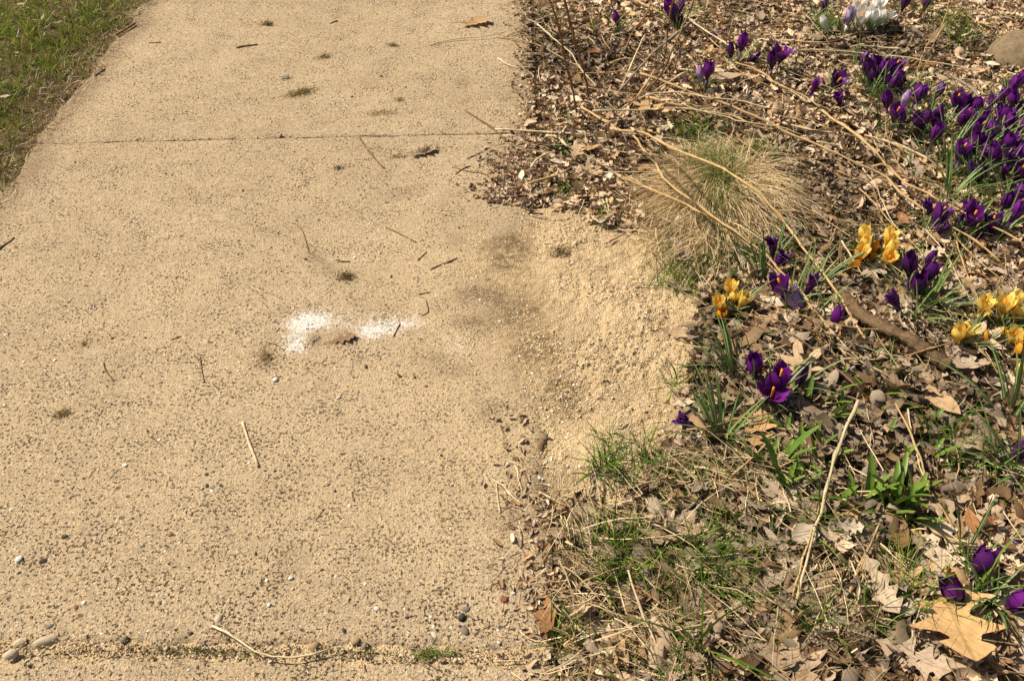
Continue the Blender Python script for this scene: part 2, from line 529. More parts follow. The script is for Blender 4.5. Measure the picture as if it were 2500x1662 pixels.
def m_petal(name, base, tip, streak=None, rough=0.45, tr=0.25, vein=None):
    k = NT(name, rough, 0.35)
    u, v = k.uvs()
    c = k.mix(k.rng(u, 0.15, 0.85), base, tip)
    av = k.math('ABSOLUTE', v)
    if streak:
        c = k.mix(k.math('MULTIPLY', k.rng(av, 0.10, 0.42, 1, 0), k.rng(u, 0.98, 0.55)), c, streak)
    if vein:
        w = k.math('ABSOLUTE', k.math('SUBTRACT', k.math('FRACT', k.math('MULTIPLY', v, 5.0)), 0.5))
        c = k.mix(k.math('MULTIPLY', k.rng(w, 0.0, 0.16, 0.55, 0), k.rng(u, 1.0, 0.3)), c, vein)
    c = k.hsv(c, v=k.rng(k.noise(120, 3, 0.6), 0.3, 0.7, 0.80, 1.2))
    c = k.hsv(c, v=k.rng(k.objrand(), 0, 1, 0.88, 1.12))
    k.base(c)
    k.normal(k.bump(k.noise(160, 2, 0.5), 0.25, 0.001))
    k.translucent(c, tr)
    return k.m

def m_blade(name, c0, c1, rib=None):
    k = NT(name, 0.45, 0.4)
    u, v = k.uvs()
    c = k.mix(k.objrand(), c0, c1)
    c = k.mix(k.rng(u, 0.0, 0.25, 0.65, 0.0), c, (0.42, 0.42, 0.22))
    c = k.mix(k.rng(u, 0.90, 1.0, 0.0, 0.6), c, (0.30, 0.22, 0.10))
    if rib:
        c = k.mix(k.rng(k.math('ABSOLUTE', v), 0.16, 0.30, 0.85, 0), c, rib)
    c = k.hsv(c, v=k.rng(k.noise(60, 2, 0.5), 0.3, 0.7, 0.82, 1.18))
    k.base(c); k.translucent(c, 0.18)
    return k.m

def m_stone(name, c0, c1, rough=0.8):
    k = NT(name, rough, 0.25)
    n = k.noise(55, 5, 0.7); f = k.noise(300, 2, 0.6)
    c = k.mix(k.rng(n, 0.3, 0.7), c0, c1)
    c = k.hsv(c, v=k.rng(f, 0.25, 0.75, 0.75, 1.25))
    c = k.hsv(c, v=k.rng(k.objrand(), 0, 1, 0.85, 1.15))
    k.base(c)
    k.normal(k.bump(k.math('ADD', n, f), 0.5, 0.002))
    return k.m

def m_wood():
    k = NT('weathered_wood', 0.9, 0.15)
    u, v = k.uvs()
    cb = k.n('ShaderNodeCombineXYZ'); k.l(k.math('MULTIPLY', u, 5.0), cb.inputs[0]); k.l(k.math('MULTIPLY', v, 26.0), cb.inputs[1])
    g = k.noise(1.6, 5, 0.7, cb.outputs[0]); f = k.noise(120, 3, 0.7)
    c = k.mix(k.rng(g, 0.3, 0.7), (0.075, 0.046, 0.025), (0.27, 0.185, 0.105))
    c = k.hsv(c, v=k.rng(f, 0.3, 0.7, 0.7, 1.25))
    k.base(c); k.normal(k.bump(k.math('ADD', g, k.math('MULTIPLY', f, 0.5)), 0.9, 0.004))
    return k.m

M = dict(concrete=m_concrete(), sand=m_sand(), soil=m_soil(),
         blades=m_attr('grass_blades', 0.5, 0.35, 0.25), straw=m_attr('dry_straw', 0.65, 0.3, 0.08),
         litter=m_attr('leaf_litter_bits', 0.8, 0.2, 0.08, 0.22, 90), grit=m_attr('grit_grains', 0.9, 0.15, 0, 0.2, 400),
         moss=m_attr('dry_moss', 0.95, 0.05, 0.05))
LEAFC = dict(pale=(0.60, 0.49, 0.36), pinkish=(0.50, 0.375, 0.255), tan=(0.48, 0.325, 0.175), brown=(0.26, 0.165, 0.088),
             rust=(0.30, 0.145, 0.060), grey=(0.36, 0.285, 0.21), slate=(0.020, 0.020, 0.026))
for k_, c_ in LEAFC.items():
    M['leaf_' + k_] = m_leaf('dry_leaf_' + k_, c_, 0.0 if k_ == 'slate' else 0.6)
M.update(stem_tan=m_stem('dry_stem_tan', (0.36, 0.235, 0.105), (0.60, 0.43, 0.22)),
         stem_pale=m_stem('dry_stem_pale', (0.52, 0.41, 0.25), (0.74, 0.62, 0.42)),
         stem_brown=m_stem('dry_stem_brown', (0.13, 0.080, 0.042), (0.28, 0.18, 0.095)),
         stem_grey=m_stem('dry_stem_grey', (0.17, 0.145, 0.105), (0.32, 0.275, 0.20)),
         stem_dark=m_stem('twig_dark', (0.085, 0.057, 0.035), (0.21, 0.145, 0.085)),
         purple=m_petal('petal_purple', (0.085, 0.008, 0.115), (0.165, 0.016, 0.245), None, 0.34, 0.25),
         dark_purple=m_petal('petal_dark_purple', (0.040, 0.006, 0.052), (0.085, 0.009, 0.130), None, 0.36, 0.18),
         wilt=m_petal('petal_wilted_purple', (0.085, 0.012, 0.110), (0.105, 0.014, 0.190), None, 0.7, 0.1, (0.28, 0.16, 0.42)),
         lavender=m_petal('petal_lavender', (0.66, 0.46, 0.72), (0.50, 0.27, 0.66), None, 0.5, 0.25, (0.13, 0.03, 0.26)),
         lilac=m_petal('petal_lilac_striped', (0.62, 0.50, 0.62), (0.72, 0.62, 0.72), (0.24, 0.10, 0.46), 0.5, 0.25),
         white=m_petal('petal_white', (0.86, 0.84, 0.72), (0.95, 0.94, 0.90), None, 0.5, 0.18),
         yellow=m_petal('petal_yellow', (0.93, 0.60, 0.07), (0.95, 0.76, 0.20), None, 0.5, 0.34, (0.90, 0.58, 0.09)),
         orange=m_petal('petal_orange', (0.76, 0.30, 0.012), (0.88, 0.43, 0.025), None, 0.5, 0.28, (0.50, 0.16, 0.01)),
         stigma=m_petal('stigma_orange', (0.80, 0.36, 0.02), (0.85, 0.30, 0.015), None, 0.6, 0.1),
         tube_p=m_petal('flower_tube_purple', (0.55, 0.40, 0.50), (0.070, 0.010, 0.110), None, 0.5, 0.15),
         tube_y=m_petal('flower_tube_yellow', (0.60, 0.50, 0.22), (0.72, 0.42, 0.05), None, 0.5, 0.15),
         tube_w=m_petal('flower_tube_white', (0.60, 0.58, 0.42), (0.78, 0.75, 0.66), None, 0.5, 0.15),
         cleaf=m_blade('crocus_leaf_green', (0.050, 0.115, 0.012), (0.105, 0.190, 0.026), (0.46, 0.52, 0.26)),
         shoot=m_blade('bulb_shoot_green', (0.105, 0.200, 0.026), (0.20, 0.31, 0.050)),
         weed=m_blade('weed_green', (0.055, 0.115, 0.030), (0.10, 0.17, 0.05)),
         rock=m_stone('fieldstone', (0.14, 0.105, 0.062), (0.27, 0.205, 0.125)),
         peb_pale=m_stone('pebble_pale', (0.52, 0.43, 0.30), (0.66, 0.56, 0.41), 0.65),
         peb_white=m_stone('pebble_white', (0.72, 0.68, 0.60), (0.82, 0.79, 0.72), 0.6),
         peb_grey=m_stone('pebble_grey', (0.17, 0.145, 0.11), (0.28, 0.24, 0.18), 0.65),
         peb_black=m_stone('pebble_black', (0.035, 0.030, 0.027), (0.085, 0.075, 0.065), 0.55),
         peb_red=m_stone('pebble_red', (0.25, 0.095, 0.05), (0.36, 0.16, 0.09), 0.65),
         peb_tan=m_stone('pebble_tan', (0.32, 0.22, 0.125), (0.46, 0.33, 0.20), 0.65),
         wood=m_wood())

# ------------------------------------------------------------------ the ground
def axis(lo, hi, step):
    return np.linspace(lo, hi, max(2, int(round((hi - lo) / step)) + 1))

def sheet(name, xs, ys, zf, mat, colf=None, kind='structure', parent=None):
    X, Y = np.meshgrid(xs, ys, indexing='ij')
    v = np.stack([X, Y, zf(X, Y)], -1).reshape(-1, 3)
    c = colf(X.ravel(), Y.ravel()) if colf else None
    return obj(name, mesh(name, v, grid_faces(len(xs), len(ys)), mat, None, c), parent, kind=kind)

far = np.array([-60, -30, -12, -6, -3.2], float)
sheet('ground', np.concatenate([far, [0], -far[::-1]]), np.concatenate([[-60, -25, -8, -2, 0, 2.5, 5], [8, 16, 40, 90]]),
      lambda X, Y: -0.10 + 0 * X, M['soil'])
sheet('flower_bed', axis(0.03, 3.0, 0.012), axis(-0.4, 5.2, 0.014), lambda X, Y: soil_z(X, Y), M['soil'])
sheet('lawn_ground', axis(-3.4, PATH_L + 0.03, 0.03), axis(-0.6, 6.0, 0.03), lambda X, Y: soil_z(X, Y), M['soil'])

# ------------------------------------------------------------------ the path: slabs with joints between
def gaus(x, y, px, py, rx, ry, rot=0.0):
    p = P(px, py)
    dx, dy = x - p[0], y - p[1]
    c, s = math.cos(rot), math.sin(rot)
    return np.exp(-(((dx * c + dy * s) / rx) ** 2 + ((-dx * s + dy * c) / ry) ** 2))

def dirt_at(x, y, band=True):
    d = 0.0
    for a in [(1200, 690, .10, .11, 0, .40), (1290, 800, .10, .08, 0, .5), (1325, 905, .08, .09, 0, .5), (1250, 600, .065, .075, 0, 1.2), (1310, 690, .05, .05, 0, .35), (1235, 640, .04, .03, 0, .8), (1265, 765, .07, .04, .4, .9), (1215, 730, .04, .04, 0, .6),
              (1150, 720, .05, .03, .3, .6), (1320, 855, .06, .05, 0, .7), (1390, 990, .05, .05, 0, .9), (1375, 945, .03, .03, 0, .7),
              (1145, 785, .04, .02, 0, .8), (1100, 905, .05, .02, .2, .6), (1195, 1010, .03, .04, 0, .6), (1060, 875, .03, .02, 0, .6),
              (845, 680, .03, .025, 0, .55), (800, 660, .03, .02, -.5, .5), (765, 630, .03, .018, -.6, .6), (1120, 590, .02, .03, 0, .6),
              (775, 828, .020, .03, 0, .5), (838, 825, .028, .03, 0, .55), (645, 870, .02, .04, 0, .7), (205, 840, .015, .02, 0, .5),
              (1245, 1265, .04, .03, 0, .5), (1350, 1190, .06, .06, 0, .8), (880, 880, .01, .01, 0, .6), (1130, 205, .03, .03, .0, .6),
              (1000, 275, .04, .02, .3, .5), (1245, 375, .05, .03, 0, .7), (985, 470, .05, .03, .4, .4), (700, 1380, .02, .05, 0, .35)]:
        d = d + a[5] * gaus(x, y, *a[:5])
    for t in np.linspace(0, 1, 14):     # a thin trail of dirt washed across the slab
        d = d + 0.40 * gaus(x, y, 622 + 215 * t, 556 + 40 * t + 80 * t * t, .011, .010)
    if not band: return np.clip(d, 0, 1)
    d = d + 0.55 * sstep(0.10, -0.01, path_right(y) - x) * sstep(0.75, 1.7, y) + 0.4 * sstep(0.04, 0.0, path_right(y) - x)
    d = d + 0.75 * sstep(0.12, 0.0, x - path_left(y))
    return np.clip(d, 0, 1)

def stain(x, y):
    w = (0.74 * gaus(x, y, 752, 788, .046, .040) + 0.72 * gaus(x, y, 728, 845, .044, .030) + 0.52 * gaus(x, y, 905, 815, .050, .028)
         + 0.46 * gaus(x, y, 965, 793, .060, .022, .15) - .6 * gaus(x, y, 770, 825, .022, .032) - .6 * gaus(x, y, 838, 825, .03, .03) + 0.4 * gaus(x, y, 1110, 840, .06, .04) + 0.42 * gaus(x, y, 790, 790, .13, .07)
         + 0.30 * gaus(x, y, 1215, 560, .03, .05) + 0.25 * gaus(x, y, 1000, 780, .12, .05))
    s = (0.85 * gaus(x, y, 1200, 800, .22, .34) + 0.5 * gaus(x, y, 1010, 640, .16, .14) + 0.6 * gaus(x, y, 1250, 1060, .18, .20)
         + 0.4 * gaus(x, y, 450, 720, .10, .06) + 0.35 * gaus(x, y, 960, 1270, .22, .10) + 0.25 * gaus(x, y, 700, 1000, .5, .4))
    return np.stack([np.clip(w, 0, 1), dirt_at(x, y), np.clip(s, 0, 1)], 1)

pavement = sheet('pavement', axis(PATH_L - 0.05, PATH_R + 0.05, 0.05), axis(-0.6, 6.0, 0.05), lambda X, Y: -0.022 + 0 * X, M['soil'])

J_UP = (P(64, 350)[1], P(1261, 323)[1])       # far joint: y at the left and right edge of the path
J_LO = (P(0, 1581)[1], P(1340, 1604)[1])      # near joint
J_XU = (P(64, 350)[0], P(1261, 323)[0]); J_XL = (P(0, 1581)[0], P(1340, 1604)[0])
def jline(J, X, x):
    return J[0] + (J[1] - J[0]) * (x - X[0]) / (X[1] - X[0])

def slab(ylo, yhi, glo, ghi, seed, step=0.009):
    xs01 = np.concatenate([[0, .0008, .003, .007], np.linspace(.013, .987, int(1.43 / step)), [.993, .997, .9992, 1]])
    n = int(1.6 / step)
    ys01 = np.concatenate([[0, .0008, .003, .007], np.linspace(.012, .988, n), [.993, .997, .9992, 1]])
    U, W = np.meshgrid(xs01, ys01, indexing='ij')
    Xa = PATH_L + U * (PATH_R - PATH_L)
    lo = ylo(Xa) + glo * (1 + 0.9 * (fbm(Xa * 24, seed, 41 + seed) - 0.5))
    hi = yhi(Xa) - ghi * (1 + 0.9 * (fbm(Xa * 24, seed + 5, 43 + seed) - 0.5))
    Y = lo + W * (hi - lo)
    xl = path_left(Y); xr = path_right(Y)
    X = xl + U * (xr - xl)
    e = np.minimum(np.minimum(U * (xr - xl), (1 - U) * (xr - xl)), np.minimum(W, 1 - W) * (hi - lo))
    chip = np.clip(fbm(X * 30, Y * 30, 50 + seed, 3) - 0.42, 0, 1) * np.where(Y < 1.2, 0.030, 0.006)
    Z = 0.0022 * (fbm(X * 6, Y * 6, 45) - 0.5) + 0.0016 * (fbm(X * 45, Y * 45, 46, 3) - 0.5) \
        - np.where(Y < 1.2, 0.005, 0.002) * np.exp(-(e / 0.005) ** 2) - chip * np.exp(-(e / 0.012) ** 2)
    v = np.stack([X, Y, Z], -1)
    nu, nv = X.shape
    c = stain(X.ravel(), Y.ravel())
    V = v.reshape(-1, 3); F = [grid_faces(nu, nv)]
    rim = np.concatenate([np.arange(nv), (np.arange(1, nu)) * nv + nv - 1, (nu - 1) * nv + np.arange(nv - 2, -1, -1), np.arange(nu - 2, 0, -1) * nv])
    base = V[rim].copy(); base[:, 2] = -0.10
    k = len(V); m = len(rim); i = np.arange(m); j = (i + 1) % m
    F.append(np.stack([rim[i], k + i, k + j, rim[j]], 1)[:, ::-1])
    c = np.vstack([c, c[rim]])
    return obj('slab', mesh('slab', np.vstack([V, base]), [np.concatenate(F)], M['concrete'], None, c), pavement)

up = lambda x: jline(J_UP, J_XU, x)
lo_ = lambda x: jline(J_LO, J_XL, x)
far_slab = slab(up, lambda x: up(x) + 1.62, 0.0022, 0.002, 1, 0.014)
mid_slab = slab(lo_, up, 0.010, 0.0022, 2)
near_slab = slab(lambda x: lo_(x) - 1.6, lo_, 0.002, 0.009, 3, 0.012)

sheet('joint_fill', axis(PATH_L + 0.01, PATH_R - 0.01, 0.006), axis(0.63, 0.72, 0.004),
      lambda X, Y: -0.006 + 0.006 * (fbm(X * 60, Y * 60, 61, 3) - 0.5), M['sand'], None, None, pavement)
sheet('joint_fill', axis(PATH_L + 0.01, PATH_R - 0.01, 0.01), axis(2.20, 2.34, 0.004),
      lambda X, Y: -0.0075 + 0.006 * (fbm(X * 60, Y * 60, 63, 3) - 0.5), M['soil'], None, None, pavement)

# ------------------------------------------------------------------ sand spilled over the slab's edge
sx = axis(SAND_W[:, 0].min() - 0.06, SAND_W[:, 0].max() + 0.06, 0.0034)
sy = axis(SAND_W[:, 1].min() - 0.06, SAND_W[:, 1].max() + 0.06, 0.0034)
SX, SY = np.meshgrid(sx, sy, indexing='ij')
sv = np.stack([SX, SY, sand_z(SX, SY)], -1).reshape(-1, 3)
sf = grid_faces(len(sx), len(sy))
ok = sv[:, 2] > -0.02
sf = sf[ok[sf].any(1)]
sc = np.stack([0 * sv[:, 0], dirt_at(sv[:, 0], sv[:, 1], False), 0 * sv[:, 0]], 1)
obj('sand', mesh('sand', sv, sf, M['sand'], None, sc), kind='stuff', label='pale yellow sand spilled over the edge of the concrete into the bed', cat='sand')
# ------------------------------------------------------------------ landmarks used to say where a thing lies
LAND = [(2120, 40, 'the white crocuses'), (2460, 150, 'the grey fieldstone'), (1385, 130, 'the two upright brown stalks'),
        (1592, 289, 'the star-shaped oak leaf'), (1800, 440, 'the dormant grass hump'), (2300, 330, 'the big drift of purple crocuses'),
        (2130, 600, 'the tallest yellow crocuses'), (1780, 730, 'the yellow crocuses beside the sand'),
        (2430, 790, 'the yellow crocuses at the right edge'), (2190, 862, 'the rotten log'), (2243, 670, 'the dark purple crocus trio'),
        (1940, 890, 'the speckled star-shaped leaf'), (2000, 1140, 'the broad green shoots'), (2200, 1200, 'the forward shoot cluster'),
        (1500, 900, 'the sand spill'), (1490, 1150, 'the sprigs of grass in the sand'), (1345, 1540, 'the slab corner'),
        (1647, 1417, 'the blue-black shard'), (1965, 1400, 'the long pale stalk'), (2309, 1500, 'the largest oak leaf'),
        (1730, 170, 'the purple crocus pair behind the oak leaf'), (1905, 660, 'the lavender streaked crocus'),
        (1900, 930, 'the open purple crocus with an orange centre'), (2280, 1080, 'the long brown leaf'), (1160, 62, 'the folded leaf on the path'),
        (735, 228, 'the mossy clump on the path'), (755, 817, 'the white lime stain'), (110, 1562, 'the large pale pebble'),
        (600, 1080, 'the split straw on the slab'), (1240, 1200, 'the scattered straws at the sand'), (150, 150, 'the lawn edge'),
        (640, 1590, 'the curled straw on the joint'), (1130, 1505, 'the black pebble')]

def where(p, skip=()):
    px, py = proj(p[0], p[1], p[2])
    best = None
    for a, b, nm in LAND:
        if nm in skip: continue
        d = math.hypot(px - a, (py - b) * 1.25)
        if d < 6: continue
        if best is None or d < best[0]: best = (d, a, b, nm)
    d, a, b, nm = best
    dx, dy = px - a, (py - b) * 1.25
    near = 'just ' if d < 75 else ('' if d < 170 else 'well ')
    if abs(dx) > abs(dy): rel = 'right of' if dx > 0 else 'left of'
    else: rel = 'in front of' if dy > 0 else 'behind'
    return f'{near}{rel} {nm}'

USED = {}
def label_thing(o, desc, cat, group, p=None, full=None):    # the order words come at the very end
    lab = full or f'{desc} {where(p)}'
    o['label'] = lab; o['category'] = cat
    if group: o['group'] = group
    USED.setdefault(lab, []).append(o)

# ------------------------------------------------------------------ leaf shapes (unit length along +y, centred)
def leaf_strip(kind, n, seed, cols=5):
    r = np.random.default_rng(seed)
    t = np.linspace(0, 1, n)
    if kind in ('oak', 'star'):
        T = [0, .08, .13, .185, .22, .27, .34, .42, .455, .50, .56, .65, .685, .73, .79, .845, .88, .94, 1]
        B = [.006, .02, .09, .150, .10, .055, .12, .265, .24, .12, .085, .265, .29, .13, .085, .20, .16, .07, .004]
        w = []
        for q in (0, 1):
            b = np.array(B) * (1 + r.uniform(-.18, .18, len(B))); tt = np.array(T) + np.concatenate([[0], r.uniform(-.012, .012, len(T) - 2), [0]])
            w.append(np.interp(t, tt, b) + .008 * np.abs(np.sin(t * 55 + q)) * np.sin(np.pi * t))
        sweep = 0.22
    elif kind == 'oval':
        w = [np.sin(np.pi * t ** 0.9) ** 0.8 * (0.19 + 0.07 * r.random()) * (.72 + .56 * fbm(t * 6, q * 5.0 + seed, seed)) for q in (0, 1)]
        sweep = 0.05
    else:                     # torn scrap
        w = [np.clip(np.sin(np.pi * (0.08 + 0.84 * t)) ** 0.6 * (0.26 + 0.34 * fbm(t * 5, q * 3.0 + seed, seed)), 0.01, 1) for q in (0, 1)]
        sweep = 0.1
    w = [np.maximum(a, 0.004) for a in w]
    s = np.linspace(-1, 1, cols)
    V = np.zeros((n, cols, 3)); UV = np.zeros((n, cols, 2))
    for j, q in enumerate(s):
        ww = w[0] if q < 0 else w[1]
        V[:, j, 0] = q * ww
        V[:, j, 1] = t - 0.5 + sweep * np.abs(q) ** 1.4 * ww * (1 - t ** 3)
        UV[:, j, 0] = t; UV[:, j, 1] = q * np.clip(ww / (max(w[0].max(), w[1].max())), 0, 1)
    return V.reshape(-1, 3), [grid_faces(n, cols)], UV.reshape(-1, 2)

def leaf_palm(n, seed, lobes=5, depth=0.55):
    """maple-like leaf: rings round the base point of the veins"""
    r = np.random.default_rng(seed)
    a = np.linspace(-2.55, 2.55, n)
    ph = a / 2.55 * (lobes / 2.0)
    tri = np.abs(((ph + 0.5) % 1.0) - 0.5) * 2
    rad = (1 - depth * tri ** 0.75) * (0.62 + 0.38 * np.cos(a * 0.55)) * (1 + 0.10 * np.sin(a * 17 + seed) + 0.06 * r.normal(0, 1, n))
    rad *= 0.62
    V = [np.array([[0, -0.28, 0]])]; UV = [np.array([[0.0, 0.0]])]
    for k in (0.5, 1.0):
        q = rad * k
        V.append(np.stack([np.sin(a) * q, -0.28 + np.cos(a) * q, 0 * q], 1))
        UV.append(np.stack([np.full(n, k), np.clip(tri * 1.2, 0.0, 1)], 1))
    i = np.arange(n - 1)
    F3 = np.stack([0 * i, 1 + i + 1, 1 + i], 1)
    F4 = np.stack([1 + i, 1 + i + 1, 1 + n + i + 1, 1 + n + i], 1)
    return np.concatenate(V), [F4, F3], np.concatenate(UV)

def deform(v, seed, curl=1.0, bend=0.8, crump=0.03, twist=0.3, freq=4.0):
    r = np.random.default_rng(seed)
    v = v.copy()
    x, y = v[:, 0].copy(), v[:, 1].copy()
    z = crump * 2 * (fbm(x * freq + seed, y * freq + 3, seed, 3) - 0.5)
    z += crump * 0.7 * np.sin(y * 20 + seed) * np.abs(x) * 3
    off = r.normal(0, 0.08)
    c = curl * 2.2
    if abs(c) > 1e-3:
        a = (x - off) * c
        x2 = np.sin(a) / c + off - z * np.sin(a); z2 = (1 - np.cos(a)) / c + z * np.cos(a)
    else: x2, z2 = x, z
    b = bend * 1.3
    if abs(b) > 1e-3:
        a = y * b
        y2 = np.sin(a) / b - z2 * np.sin(a); z3 = (1 - np.cos(a)) / b + z2 * np.cos(a)
    else: y2, z3 = y, z2
    t = twist * y
    return np.stack([x2 * np.cos(t) - z3 * np.sin(t), y2, x2 * np.sin(t) + z3 * np.cos(t)], 1)

def make_leaf(kind, seed, fine=False, **kw):
    if kind == 'maple': v, f, uv = leaf_palm(57 if fine else 31, seed)
    elif kind == 'star': v, f, uv = leaf_palm(45, seed, 5, .70)
    elif kind == 'roll': v, f, uv = leaf_strip('oval', 14, seed)
    else: v, f, uv = leaf_strip(kind, (46 if fine else 24) if kind in ('oak', 'star') else 12, seed)
    v = deform(v, seed, **kw)
    v[:, 2] -= np.percentile(v[:, 2], 12)
    return v, f, uv

STALK = {}
def leaf_mesh(kind, seed, length, matkey, fine=False, stalk=True, **kw):
    v, f, uv = make_leaf(kind, seed, fine, **kw)
    v = v * length
    if stalk and kind in ('oak', 'star', 'maple', 'oval'):
        i = int(np.argmin(v[:, 1] + (0 if kind != 'maple' else 10 * (np.linalg.norm(v[:, :2] - np.array([0, -0.28 * length]), axis=1)))))
        b = v[i]
        tv, tf, tu = tube([b + np.array([0, 0.03 * length, 0]), b + np.array([0.01, -0.10, 0.01]) * length, b + np.array([0.05, -0.26, 0.02]) * length], 0.0011, 5, 4, 0.7)
        tu = np.stack([tu[:, 0] * 0, tu[:, 1] * 0 + 0.03], 1)
        k = len(v); v = np.vstack([v, tv]); uv = np.vstack([uv, tu]); f = list(f) + [a + k for a in tf]
    return mesh(f'{kind}_leaf', v, f, M['leaf_' + matkey], uv)

CNAME = dict(pale='bleached', pinkish='pinkish-tan', tan='tan', brown='dark brown', rust='rust-coloured', grey='grey-brown', slate='blue-black')
KNAME = dict(oak='lobed oak leaf', star='star-shaped leaf', maple='jagged maple leaf', oval='plain oval leaf', scrap='torn leaf scrap', roll='rolled-up leaf')
ONAME = dict(oak='oak_leaf', star='oak_leaf', maple='maple_leaf', oval='dry_leaf', scrap='leaf_scrap', roll='rolled_leaf')

